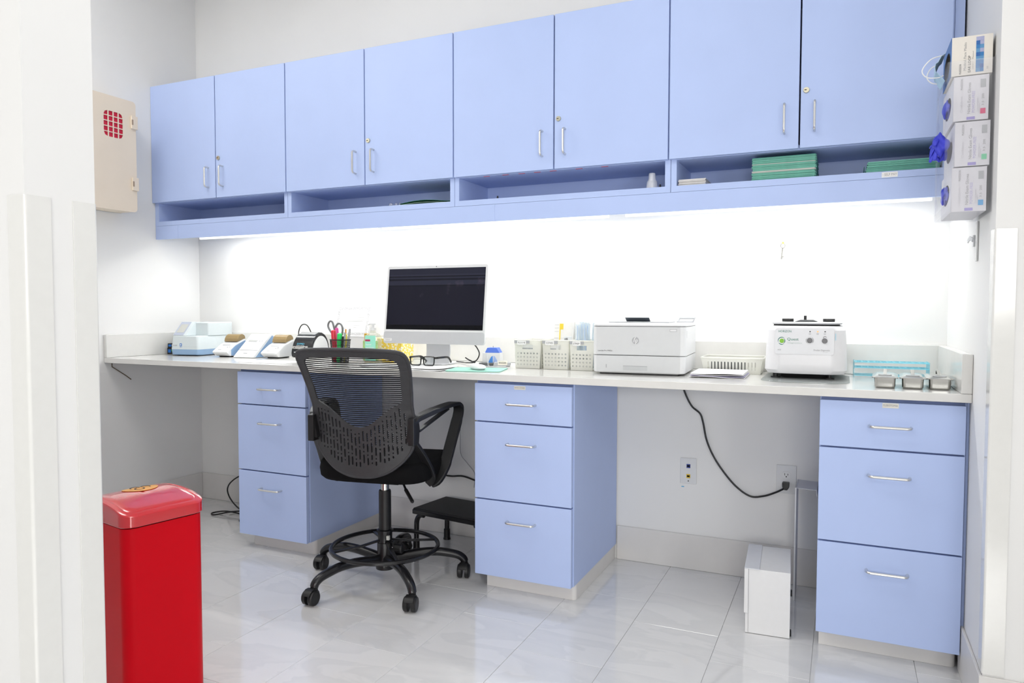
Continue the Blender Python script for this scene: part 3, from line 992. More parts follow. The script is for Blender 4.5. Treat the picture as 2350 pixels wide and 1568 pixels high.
# screen wedge on the left
b = MB()
b.prism([(.006, .1127), (.094, .1127), (.094, .1895), (.084, .1915)], 'x', .010, .100, bev=.003)
sw = b.build('screen_wedge', PALE, an)
tilt = math.degrees(math.atan2(.084 - .006, .1915 - .1127))
def onslope(x0, x1, s0, s1, h, nm, mt, par):
    dy, dz = .084 - .006, .1915 - .1127
    L = math.hypot(dy, dz); uy, uz = dy / L, dz / L
    ny, nz = -uz, uy
    pts = lambda s, q: (.006 + uy * s + ny * q, .1127 + uz * s + nz * q)
    a, c = pts(s0, .0004), pts(s1, .0004)
    d, e = pts(s1, h), pts(s0, h)
    return MB().prism([a, c, d, e], 'x', x0, x1).build(nm, mt, par)
bz = onslope(.014, .080, .004, .107, .0012, 'bezel', BEZEL, sw)
onslope(.024, .072, .024, .088, .0018, 'display', SCREENG, bz)
MB().box(.014, .0155, 0, 0.0001, .05, .0501).build('print_dot', GREYINK, an)
text('ID NOW', .011, an, GREYINK, front_M(.030, .0008, .058), width=.030)
lg = MB()
lg.prism([(x, z) for x, z in rrect(.062, .076, .054, .070, .003, 3)], 'y', .0002, .0010)
lgo = lg.build('logo_mark', BOXB, an)
MB().box(.0655, .0725, -.0004, .0001, .0575, .0665).build('logo_hole', PALE, lgo)
text('Abbott', .006, an, BOXB, front_M(.069, .0006, .0495), width=.014)
MB().box(.062, W - .010, .0008, .0016, .0515, .0522).build('seam', GREYP, an)

# two small receipt printers
def mini_printer(loc, rz, side, lb, accent):
    t = thing('receipt_printer', lb, 'printer', loc, rz, 'small receipt printers')
    w = .100
    m = MB()
    m.prism([(.000, .026), (.028, .006), (.150, .006), (.165, .030), (.165, .080), (.150, .096), (.095, .078), (.070, .070), (.004, .034)], 'x', 0, w, bev=.005, seg=3)
    m.build('body', WHITEP, t)
    for x0, x1 in ((-.0012, .0002), (w - .0002, w + .0012)):
        MB().prism([(.034, .008), (.148, .008), (.161, .030), (.161, .076), (.150, .088), (.100, .072), (.070, .062), (.034, .040)], 'x', x0, x1).build('side_panel', side, t)
    pr = [(.092, .0820), (.096, .100), (.106, .114), (.120, .122), (.136, .124), (.152, .118), (.160, .106), (.160, .094), (.150, .0968)]
    MB().prism(pr, 'x', .006, w - .006, bev=.002).build('paper_cover', AMBER, t)
    MB().prism([(.100, .0815), (.094, .0790), (.150, .0975), (.158, .100)], 'x', .004, w - .004).build('cover_hinge', WHITEP, t)
    MB().box(.02, .08, .035, .055, .0001, .0058).box(.02, .08, .12, .14, .0001, .0058).build('foot', BLACKP, t)
    # details on the sloping deck
    dy, dz = .070 - .004, .070 - .034
    L = math.hypot(dy, dz); uy, uz = dy / L, dz / L
    def deck(x0, x1, s0, s1, h, nm, mt):
        q = lambda s, k: (.004 + uy * s - uz * k, .034 + uz * s + uy * k)
        return MB().prism([q(s0, .0003), q(s1, .0003), q(s1, h), q(s0, h)], 'x', x0, x1).build(nm, mt, t)
    deck(.024, .076, .060, .066, .0012, 'paper_slot', GREYP)
    deck(.068, .073, .040, .045, .0016, 'button', GREYP)
    deck(.080, .085, .042, .047, .0016, 'button', accent)
    deck(.026, .048, .014, .018, .0010, 'print_mark', GREYP)
    return t
mini_printer((-.800, .265, ZC), 6, LBLUE, 'small white and blue receipt printer next to the analyzer', GREYP)
mini_printer((-.478, .290, ZC), 5, OFFWHITEP, 'small white and grey receipt printer right of the slanted module', DGREYP)

# slanted test module
sl = thing('test_module', 'white slanted module with blue sides between the two receipt printers', 'module', (-.662, .282, ZC), 2)
MB().prism([(0, .0008), (.150, .0008), (.205, .088), (.152, .1255), (.140, .1255), (0, .006)], 'x', 0, .137, bev=.003).build('body', WHITEP, sl)
for x0, x1 in ((-.0014, .0002), (.1368, .1384)):
    MB().prism([(.018, .003), (.146, .003), (.196, .086), (.150, .118)], 'x', x0, x1).build('side_panel', LBLUE, sl)
dy, dz = .140, .1255 - .006
L = math.hypot(dy, dz); uy, uz = dy / L, dz / L
def sdeck(x0, x1, s0, s1, h, nm, mt, par=None):
    q = lambda s, k: (uy * s - uz * k, .006 + uz * s + uy * k)
    return MB().prism([q(s0, .0003), q(s1, .0003), q(s1, h), q(s0, h)], 'x', x0, x1).build(nm, mt, par or sl)
dp = sdeck(.022, .082, .120, .134, .0010, 'display', GREYP)
sdeck(.025, .079, .1225, .1315, .0014, 'display_glass', SCREENG, dp)
for x in (.096, .113):
    sdeck(x, x + .005, .123, .129, .0014, 'button', GREYP)
sdeck(.002, .135, .052, .0532, .0008, 'seam', DGREYP)
sdeck(.088, .094, .062, .065, .0010, 'button', GREYP)
sdeck(.052, .078, .026, .030, .0010, 'print_mark', GREYP)
lp = cord('black cable loop sticking up behind the right receipt printer', [(-.455, .57, ZC + .085), (-.458, .57, ZC + .136), (-.435, .57, ZC + .174), (-.400, .57, ZC + .174), (-.372, .57, ZC + .136), (-.358, .57, ZC + .085), (-.354, .57, ZC + .02), (-.350, .585, ZC + .005)], .0032)
lp.name = 'cable_loop'

# label writer
lw = thing('label_printer', 'black and silver dome-shaped label printer left of the pen cup', 'printer', (-.318, .345, ZC), 6)
arch_ = [(0, .012), (-.004, .030), (.004, .060), (.022, .094), (.050, .122), (.085, .137), (.118, .134), (.148, .115), (.168, .085), (.178, .045), (.178, .006), (.010, .006)]
MB().prism([(p.x, p.y) for p in spline([(a, b, 0) for a, b in arch_[:11]], 3)] + [(.010, .006)], 'x', .006, .122, bev=.003).build('shell', mat('gloss_black_shell', (.014, .015, .018), rough=.16, spec=.55, noise=.05), lw)
sd = [(.020, .020), (.018, .050), (.034, .084), (.058, .108), (.087, .120), (.115, .117), (.140, .101), (.157, .076), (.166, .042), (.166, .014)]
for x0, x1 in ((.0035, .0060), (.1220, .1245)):
    p = MB().prism([(q.x, q.y) for q in spline([(a, b, 0) for a, b in sd], 3)], 'x', x0, x1).build('side_cover', OFFWHITEP, lw)
    MB().box(x0 - .0003, x1 + .0003, .020, .164, .0640, .0648).build('seam', GREYP, p)
tp_ = [(.055, .1295), (.085, .1405), (.118, .1375), (.148, .118), (.166, .088)]
MB().prism([(a, b) for a, b in tp_] + [(a - .001, b - .003) for a, b in tp_[::-1]], 'x', .012, .116).build('smoked_lid', mat('smoked_lid', (.22, .23, .24), rough=.12, spec=.6, noise=.03), lw)
MB().bar([(.014, -.004, .062), (.060, -.010, .060), (.108, -.004, .062)], .013, .006, (0, 0, 1)).build('label_slot', CHROME, lw)
MB().box(.026, .096, -.0095, -.0075, .0595, .0625).build('slot_mouth', DARKHOLE, lw)
text('DYMO', .016, lw, mat('cyan_print', (.10, .50, .72), rough=.5, noise=.05), front_M(.060, .0025, .079, tilt=28), width=.044)
text('LabelWriter 450 Turbo', .006, lw, PAPER, front_M(.060, -.0008, .0705, tilt=22), width=.050)
MB().box(.024, .034, -.0062, -.0050, .034, .038).build('status_light', WHITEP, lw)
sheet = tag(MB().box(-.385, -.10, .040, .215, ZC, ZC + .0008).build('paper_sheet', PAPER), 'white paper sheet lying flat on the counter in front of the label printer', 'paper')

# pen cup with pens and scissors
cu = thing('pen_cup', 'black wire-mesh pen cup filled with pens and scissors', 'cup', (.092, .235, ZC), 0)
wire = mat('black_wire', (.012, .012, .013), rough=.4, metal=.3, noise=.1)
MB().tube([(.0550 * math.cos(2 * math.pi * k / 40), .0400 * math.sin(2 * math.pi * k / 40), .1130) for k in range(40)], .0026, 8, closed=True).build('rim', wire, cu)
ms = MB()
NK = 44
def cup_pt(a, z):
    f = .80 + .20 * z / .113
    return (.0545 * f * math.cos(a), .0395 * f * math.sin(a), z)
for k in range(NK):
    a = 2 * math.pi * k / NK
    for sgn in (1, -1):
        ms.tube([cup_pt(a + sgn * .9 * q / 6, .002 + .110 * q / 6) for q in range(7)], .0006, 3)
for z in (.002, .030, .058, .086):
    ms.tube([cup_pt(2 * math.pi * k / 40, z) for k in range(40)], .0008, 4, closed=True)
mo = ms.build('wire_mesh', wire, cu)
mo['kind'] = 'stuff'
MB().lathe([(.0430, .0004), (.0430, .002)], 28, sx=1.0, sy=.73).build('bottom_plate', wire, cu)
def pen(lb, name, x, y, lean_x, lean_y, L, r, col, capcol=None, cat='pen', capfrac=.35):
    t = thing(name, lb, cat, (.092 + x, .235 + y, ZC + .0035), 0, 'pens in the wire cup')
    d = Vector((lean_x, lean_y, 1)).normalized()
    P = lambda s: tuple(d * s)
    MB().tube([P(0), P(.008), P(L * (1 - capfrac))], [r * .5, r, r], 10).build('barrel', col, t)
    MB().tube([P(L * (1 - capfrac) + .0004), P(L - .004), P(L)], [r * 1.12, r * 1.12, r * .7], 10).build('cap', capcol or col, t)
    return t
pr_ = mat('red_marker', (.65, .02, .05), rough=.3, noise=.05)
pg_ = mat('green_marker', (.03, .70, .16), rough=.3, noise=.05)
py_ = mat('yellow_marker', (.80, .72, .05), rough=.3, noise=.05)
pk_ = mat('pink_marker', (.80, .10, .42), rough=.3, noise=.05)
po_ = mat('orange_pencil', (.75, .30, .04), rough=.4, noise=.05)
cp_ = mat('clear_grey_barrel', (.40, .42, .43), rough=.15, noise=.05)
pen('thick red marker in the wire pen cup', 'red_marker', -.018, -.018, -.06, 0, .157, .0105, pr_, cat='marker')
pen('pink highlighter behind the red marker in the pen cup', 'pink_highlighter', -.020, .012, -.08, .02, .168, .008, pk_, cat='marker')
pen('bright green highlighter in the wire pen cup', 'green_highlighter', .004, -.020, .06, 0, .143, .0105, pg_, cat='marker')
pen('yellow highlighter behind the green one in the pen cup', 'yellow_highlighter', .014, .010, .06, .02, .138, .008, py_, cat='marker')
pen('orange pencil at the back of the pen cup', 'orange_pencil', .006, .020, .06, .03, .162, .0035, po_)
pen('clear grey ballpoint leaning right in the pen cup', 'ballpoint_pen', .022, -.010, .10, 0, .146, .0048, cp_)
pen('tall grey ballpoint at the right of the pen cup', 'ballpoint_pen', .026, .006, .16, .02, .166, .0050, cp_, GREYP)
pen('black ballpoint low in the pen cup', 'ballpoint_pen', .020, -.022, .12, -.02, .128, .0045, BLACKP)
sc = thing('scissors', 'grey-handled scissors standing in the wire pen cup', 'scissors', (.070, .248, ZC + .004), 0)
hm = mat('grey_rubber_handle', (.20, .21, .22), rough=.45, noise=.1)
MB().bar([(.006, 0, 0), (-.004, 0, .11)], .014, .002, (1, 0, 0)).build('blade', STEEL, sc)
MB().bar([(.002, .003, 0), (.008, .003, .11)], .014, .002, (1, 0, 0)).build('blade', STEEL, sc)
MB().tube(spline([(-.004, 0, .108), (-.026, 0, .125), (-.055, 0, .160), (-.062, 0, .180), (-.052, 0, .198), (-.036, 0, .196), (-.026, 0, .170), (-.018, 0, .140), (-.006, 0, .116)], 5, True), .0050, 8, closed=True).build('handle', hm, sc)
MB().tube(spline([(.004, .003, .108), (-.012, .003, .140), (-.018, .003, .168), (-.006, .003, .186), (.012, .003, .186), (.024, .003, .168), (.022, .003, .140), (.012, .003, .118)], 5, True), .0050, 8, closed=True).build('handle', hm, sc)

# certificate in a clear stand
cf = thing('certificate_stand', 'framed certificate sheet in a leaning clear stand against the wall', 'certificate', (-.063, .520, ZC), 4)
tl_ = 17
Mx = Matrix.Translation((0, 0, .118)) @ Matrix.Rotation(math.radians(-tl_), 4, 'X')
def cplate(x0, x1, y0, y1, z0, z1, nm, mt, par):
    return MB().box(x0, x1, y0, y1, z0, z1, M=Mx).build(nm, mt, par)
cplate(-.112, .112, .0006, .003, -.004, .176, 'clear_back', CLEAR, cf)
MB().box(-.112, .112, -.012, .05, .0003, .003).build('clear_foot', CLEAR, cf)
MB().bar([(0, .004, .003), (0, -.002, .060), (0, .0035, .120)], .20, .002, (1, 0, 0)).build('clear_riser', clear_mat('milky_acrylic', (.97, .97, .98), .06, .1, .35, (.85, .85, .86)), cf)
pa = cplate(-.106, .106, 0, .0005, 0, .170, 'sheet', PAPER, cf)
def guilloche():
    m = bpy.data.materials.new('guilloche_print')
    m.use_nodes = True
    nt = m.node_tree
    b = nt.nodes['Principled BSDF']; b.inputs['Roughness'].default_value = .7
    tc = nt.nodes.new('ShaderNodeTexCoord')
    v = nt.nodes.new('ShaderNodeTexVoronoi'); v.inputs['Scale'].default_value = 260
    nt.links.new(tc.outputs['Object'], v.inputs['Vector'])
    r = nt.nodes.new('ShaderNodeValToRGB')
    r.color_ramp.elements[0].color = (.16, .17, .19, 1); r.color_ramp.elements[1].color = (.55, .55, .56, 1); r.color_ramp.elements[1].position = .6
    nt.links.new(v.outputs['Distance'], r.inputs[0]); nt.links.new(r.outputs[0], b.inputs['Base Color'])
    return m
gm = guilloche()
bd = MB()
for x0, x1, z0, z1 in ((-.100, .100, .006, .022), (-.100, .100, .150, .166), (-.100, -.086, .022, .150), (.086, .100, .022, .150)):
    bd.box(x0, x1, -.0006, -.0001, z0, z1, M=Mx)
bd.build('printed_border', gm, pa)
ln = MB()
for z, a, b in ((.140, -.045, .050), (.134, -.02, .02), (.124, -.066, -.02), (.119, -.066, -.025), (.114, -.066, -.03), (.124, .03, .06), (.118, .03, .05), (.104, -.066, -.03), (.104, .03, .07), (.092, -.078, .070), (.087, -.07, .06), (.082, -.07, .066), (.060, .01, .05), (.050, .01, .03)):
    ln.box(a, b, -.0005, -.0001, z, z + .0016, M=Mx)
ln.build('printed_lines', mat('certificate_print', (.30, .30, .31), rough=.7, noise=.2, nscale=900), pa)
text('CMS', .016, pa, GREYINK, Mx @ front_M(-.055, -.0007, .044), shear=.3, width=.030)

# yellow patterned tissue boxes and hand wash bottle
YEL = bpy.data.materials.new('yellow_bird_print'); YEL.use_nodes = True
nt = YEL.node_tree; b = nt.nodes['Principled BSDF']; b.inputs['Roughness'].default_value = .6
tc = nt.nodes.new('ShaderNodeTexCoord'); v = nt.nodes.new('ShaderNodeTexVoronoi'); v.inputs['Scale'].default_value = 85
nt.links.new(tc.outputs['Object'], v.inputs['Vector'])
r = nt.nodes.new('ShaderNodeValToRGB'); e = r.color_ramp.elements
e[0].color = (.85, .83, .76, 1); e[0].position = .40; e[1].color = (.84, .62, .10, 1); e[1].position = .46
nt.links.new(v.outputs['Distance'], r.inputs[0]); nt.links.new(r.outputs[0], b.inputs['Base Color'])
tb = thing('tissue_box', 'yellow and white patterned tissue box behind the soap bottle', 'box', (.158, .360, ZC), 2)
MB().box(0, .205, 0, .115, .0004, .118, bev=.001, seg=1).build('carton', YEL, tb)
MB().prism([(x, y) for x, y in rrect(.05, .155, .03, .085, .025, 5)], 'z', .1181, .1187).build('opening', PAPER, tb)
tb2 = tag(MB().box(.1715, .1905, .322, .340, ZC + .0004, ZC + .143, bev=.001, seg=1).build('spice_carton', mat('orange_print', (.72, .42, .05), rough=.5, noise=.35, nscale=90)), 'narrow orange and brown carton left of the soap bottle', 'carton')
bt = thing('soap_bottle', 'clear pump soap bottle with mint green label left of the monitor', 'bottle', (.238, .305, ZC), 4)
LIQ = clear_mat('clear_bottle_wall', (.96, .97, .93), gloss=.10, rough=.08, body=.25, bodycol=(.85, .84, .72))
MB().rounded_rect_loft([(-.040, .040, -.024, .024, .0005), (-.043, .043, -.026, .026, .006), (-.043, .043, -.026, .026, .125), (-.034, .034, -.022, .022, .140), (-.014, .014, -.014, .014, .148), (-.013, .013, -.013, .013, .158)], .022, 6).build('bottle', LIQ, bt)
MINT = mat('mint_label', (.33, .78, .62), rough=.5, noise=.04)
lb_ = MB().box(-.030, .030, -.0275, -.0263, .012, .134, bev=.0004, seg=1).build('label', MINT, bt)
MB().box(-.028, .000, -.0281, -.0277, .106, .115).build('red_flash', mat('crimson_print', (.45, .03, .12), rough=.5, noise=.05), lb_)
text('hand', .013, lb_, PAPER, front_M(-.010, -.0279, .090), width=.030)
text('sanitizer', .013, lb_, PAPER, front_M(-.002, -.0279, .076), width=.046)
MB().box(-.042, -.031, -.0268, -.0262, .012, .108).box(.031, .042, -.0268, -.0262, .012, .108).build('leaf_label', mat('leaf_print', (.42, .66, .25), rough=.5, noise=.4, nscale=120), bt)
MB().lathe([(.0145, .1585), (.0145, .172), (.006, .173), (.006, .186), (.012, .187), (.012, .193), (.004, .194)], 16).build('pump', WHITEP, bt)
MB().bar([(0, 0, .190), (-.018, 0, .191), (-.030, 0, .187)], .008, .006, (0, 1, 0)).build('nozzle', WHITEP, bt)

# ------------------------------------------------------------------ all-in-one computer and desk things
SILV = mat('silver_aluminium', (.62, .63, .65), rough=.32, metal=.35, noise=.02)
PBEZ = mat('pale_grey_bezel', (.74, .75, .76), rough=.3, noise=.02)
def screen_mat():
    m = bpy.data.materials.new('dark_glossy_screen'); m.use_nodes = True
    nt = m.node_tree; b = nt.nodes['Principled BSDF']
    b.inputs['Roughness'].default_value = .06
    b.inputs['Specular IOR Level'].default_value = .16
    tc = nt.nodes.new('ShaderNodeTexCoord'); sp = nt.nodes.new('ShaderNodeSeparateXYZ')
    nt.links.new(tc.outputs['Object'], sp.inputs[0])
    mr = nt.nodes.new('ShaderNodeMapRange'); mr.inputs[1].default_value = .068; mr.inputs[2].default_value = .364
    nt.links.new(sp.outputs['Z'], mr.inputs[0])
    r = nt.nodes.new('ShaderNodeValToRGB'); r.color_ramp.interpolation = 'CONSTANT'
    stops = [(0, .004), (.075, .016), (.705, .010), (.725, .030), (.80, .012), (.83, .030), (.852, .010), (.875, .032), (.90, .024)]
    e = r.color_ramp.elements
    e[0].position = 0; e[0].color = (.004, .004, .006, 1)
    e[1].position = stops[1][0]; e[1].color = (.012, .012, .022, 1)
    for p, v in stops[2:]:
        q = e.new(p); q.color = (v * .8, v * .85, v * 1.5, 1)
    nt.links.new(mr.outputs[0], r.inputs[0])
    n = nt.nodes.new('ShaderNodeTexNoise'); n.inputs['Scale'].default_value = 9; n.inputs['Detail'].default_value = 5
    nt.links.new(tc.outputs['Object'], n.inputs['Vector'])
    r2 = nt.nodes.new('ShaderNodeValToRGB'); r2.color_ramp.elements[0].position = .62; r2.color_ramp.elements[0].color = (0, 0, 0, 1)
    r2.color_ramp.elements[1].position = .80; r2.color_ramp.elements[1].color = (.05, .035, .05, 1)
    nt.links.new(n.outputs['Fac'], r2.inputs[0])
    ad = nt.nodes.new('ShaderNodeMixRGB'); ad.blend_type = 'ADD'; ad.inputs[0].default_value = 1
    nt.links.new(r.outputs[0], ad.inputs[1]); nt.links.new(r2.outputs[0], ad.inputs[2])
    nt.links.new(ad.outputs[0], b.inputs['Base Color'])
    return m
im = thing('desktop_computer', 'silver all-in-one desktop computer with dark screen facing the room', 'computer', (.577, .300, ZC), 0)
lean = math.degrees(math.atan2(.045, .376))
MD = Matrix.Translation((0, 0, .0985)) @ Matrix.Rotation(math.radians(-lean), 4, 'X')
HW, HH = .277, .379
m = MB(); m.prism(rrect(-HW, HW, 0, HH, .014, 6), 'y', 0, .0115, M=MD, bev=.0012, seg=1)
# prism axis y takes (x,z)
body = m.build('display_body', PBEZ, im)
m = MB(); m.prism(rrect(-HW + .0008, HW - .0008, .0008, .058, .013, 6), 'y', -.0006, -.0001, M=MD)
m.build('chin', SILV, body)
m = MB(); m.box(-.2650, .2650, -.0008, -.0001, .068, .364)
scn = m.build('screen', screen_mat(), body); scn.matrix_local = MD
m = MB(); m.cyl((0.0, -.0011, .3715), (0.0, -.0002, .3715), .0022, 12)
wc = m.build('webcam', INK, body); wc.matrix_local = MD
st_ = MB().box(-.272, -.228, -.0012, -.0007, .012, .024).build('asset_sticker', PAPER, body); st_.matrix_local = MD
s2 = MB()
for z, a, b in ((.0200, -.269, -.232), (.0172, -.266, -.235), (.0145, -.262, -.238)):
    s2.box(a, b, -.0015, -.0012, z, z + .0009)
s2 = s2.build('sticker_print', GREYINK, st_)
MB().bar([(0, .050, .004), (0, .062, .060), (0, .060, .130), (0, .045, .190)], .130, .010, (1, 0, 0)).build('stand_neck', SILV, im)
MB().box(-.065, .065, -.020, .125, .0004, .0050, bev=.0015, seg=2).build('stand_foot', SILV, im)

kb = thing('keyboard', 'white slim keyboard on the counter in front of the monitor', 'keyboard', (.330, .065, ZC), 3)
MB().box(0, .290, 0, .115, .0004, .0065, bev=.002, seg=2).build('case', WHITEP, kb)
kc = MB().box(0, .0165, 0, .0165, .0066, .0092, bev=.0008, seg=1).build('key', WHITEP, kb)
kc.location = (.008, .010, 0)
for r_ in range(5):
    for c_ in range(15):
        if r_ == 0 and c_ == 0:
            continue
        o = kc.copy(); C.objects.link(o); o.location = (.008 + c_ * .0185, .010 + r_ * .0195, 0)

def sheet_at(lb, x, y, w, d, rz, z, name='paper_sheet', mt=None, t=.0007, curl=0.0):
    o = thing(name, lb, 'paper', (x, y, z), rz)
    m = MB()
    top, bot = [], []
    n = 10
    R1 = []
    for i in range(n + 1):
        u = i / n
        row = []
        for j in range(5):
            v = j / 4
            row.append(Vector((u * w, v * d, .0003 + curl * (abs(2 * u - 1) ** 3) * (1 - v) + curl * .3 * math.sin(5 * u + 2 * v) ** 2)))
        R1.append(row)
    rings = []
    for row in R1:
        rings.append(row + [p + Vector((0, 0, t)) for p in row[::-1]])
    m.loft(rings)
    m.build('sheet', mt or PAPER, o)
    return o
sheet_at('white paper lying under the glasses on the counter', .650, -.012, .150, .210, 4, ZC, curl=.002)
sheet_at('upper loose white paper under the black glasses', .630, .010, .165, .190, 9, ZC + .0045, curl=.003)
# eyeglasses
GL = mat('glossy_black_acetate', (.010, .010, .011), rough=.18, spec=.55, noise=.05)
eg = thing('eyeglasses', 'black rectangular eyeglasses lying open on the papers', 'glasses', (.628, .132, ZC + .0115), 0)
def lens_loop(cx):
    P = [(-.028, .034), (-.027, .010), (-.022, .0015), (-.010, 0), (.010, 0), (.021, .0015), (.026, .010), (.0275, .034), (.022, .038), (0, .0395), (-.022, .038)]
    return spline([(cx + x, -.002 * abs(x) / .028, z) for x, z in P], 3, True)
for cx in (-.0345, .0345):
    fr = MB().tube(lens_loop(cx), .0030, 8, closed=True).build('rim', GL, eg)
    MB().prism([(p.x, p.z) for p in lens_loop(cx)], 'y', -.0012, -.0002).build('lens', clear_mat('spectacle_lens', (.96, .975, .975), gloss=.10, rough=.02), fr)
MB().tube(spline([(-.0085, -.001, .026), (-.004, -.003, .030), (.004, -.003, .030), (.0085, -.001, .026)], 4), .0030, 8).build('bridge', GL, eg)
MB().tube(spline([(-.0110, -.001, .034), (0, -.002, .0355), (.0110, -.001, .034)], 4), .0022, 8).build('brow_bar', GL, eg)
for s in (-1, 1):
    MB().bar(spline([(s * .064, 0, .034), (s * .070, .006, .034), (s * .073, .060, .034), (s * .071, .110, .030), (s * .066, .145, .006)], 4), .0040, .0090, (1, 0, 0)).build('temple', GL, eg)
    MB().box(s * .066 - .002 if s > 0 else -.068, s * .066 + .002 if s > 0 else -.064, -.0005, .0005, .032, .035).build('hinge_mark', STEEL, eg)
    MB().ball((s * .012, .006, .014), .003, .002, .006, 8, 6).build('nose_pad', GL, eg)

mp = thing('mouse_pad', 'mint green mouse pad with rounded corners on the counter', 'mouse pad', (.905, .130, ZC), 14)
MB().prism(rrect(-.120, .120, -.100, .100, .020, 6), 'z', .0003, .0032, bev=.0005, seg=1).build('pad', mat('mint_pad', (.36, .72, .60), rough=.6, noise=.18, nscale=14), mp)
ms_ = thing('mouse', 'white low curved computer mouse on the mint pad', 'mouse', (.915, .118, ZC + .0035), 48)
def mouse_ring(k, z):
    return [Vector((.0285 * k * math.copysign(abs(math.cos(a)) ** .8, math.cos(a)), .0565 * k * math.copysign(abs(math.sin(a)) ** .8, math.sin(a)), z - (.004 * (math.sin(a) ** 2) if z > .012 else 0))) for a in [2 * math.pi * q / 32 for q in range(32)]]
MB().loft([mouse_ring(.82, .0004), mouse_ring(.90, .004)]).build('base', GREYP, ms_)
MB().loft([mouse_ring(.91, .0042), mouse_ring(1.0, .009), mouse_ring(.99, .013), mouse_ring(.90, .0185), mouse_ring(.60, .0215), mouse_ring(.2, .0225)]).build('shell', WHITEP, ms_)
cord('black cable with a twist tie hanging behind the mouse', [(.745, .390, 1.020), (.766, .392, 1.000), (.781, .394, .970), (.772, .392, .942), (.752, .388, .9290), (.725, .390, .938), (.708, .392, .947), (.718, .396, .940), (.750, .392, .926), (.70, .42, .921), (.66, .46, .919), (.60, .50, .919)], .0030).name = 'desk_cable'
MB_t = MB().ball((.758, .386, .9285), .008, .006, .006, 10, 8).build('cable_tie', BLACKP, bpy.data.objects['desk_cable'])

# blue-capped dispenser box, clear holder, label strip
LB = mat('bright_blue_card', (.10, .20, .72), rough=.45, noise=.05)
bx = thing('sample_box', 'small white and blue box with a blue trapezoid lid behind the mouse', 'box', (.838, .432, ZC), 10)
MB().box(-.048, .040, -.028, .028, .0004, .058, bev=.001, seg=1).build('carton', WHITEP, bx)
MB().prism([(-.036, .0585), (.036, .0585), (.022, .082), (-.024, .082)], 'y', -.026, .026, bev=.0008, seg=1).build('lid', LB, bx)
MB().prism([(-.020, .004), (.004, .004), (.004, .044), (-.004, .040), (-.016, .018)], 'y', -.0288, -.0282).build('blue_print', mat('mid_blue_print', (.08, .30, .80), rough=.5, noise=.05), bx)
MB().prism([(.008, .008), (.028, .008), (.024, .026), (.014, .042), (.008, .044)], 'y', -.0288, -.0282).build('pale_print', mat('pale_blue_print', (.40, .52, .85), rough=.5, noise=.05), bx)
MB().tube([(-.002, 0, .082), (-.002, 0, .090)], .0012, 6).build('pin', DGREYP, bx)
dk = thing('dark_tray', 'flat dark tray lying left of the label strip behind the mouse', 'tray', (.800, .365, ZC), 14)
MB().prism([(0, .0006), (.062, .0006), (.064, .012), (-.008, .012)], 'y', 0, .05, bev=.001, seg=1).build('tray', DGREYP, dk)
fs = thing('label_strip', 'grey plastic strip with a paper FINGER tag behind the mouse', 'label holder', (.880, .340, ZC), 20)
MB().prism([(0, .0006), (.078, .0006), (.080, .018), (.004, .018)], 'y', 0, .040, bev=.0015, seg=1).build('strip', GREYP, fs)
tg = MB().box(.022, .066, -.0014, -.0006, .006, .026).build('tag', mat('cream_tag', (.80, .77, .68), rough=.6, noise=.05), fs)
text('FINGER', .010, tg, INK, front_M(.044, -.0017, .016), width=.034)
cl = thing('clear_scoop', 'clear bent acrylic piece standing before the small blue box', 'holder', (.872, .300, ZC), 20)
MB().bar(spline([(0, 0, .060), (.002, -.004, .032), (.006, -.012, .008), (.020, -.014, .0040), (.085, -.014, .0040)], 4), .040, .0022, (0, 1, 0)).build('sheet', clear_mat('bright_acrylic', (.98, .985, .99), gloss=.12, rough=.05, body=.22, bodycol=(.88, .9, .92)), cl)

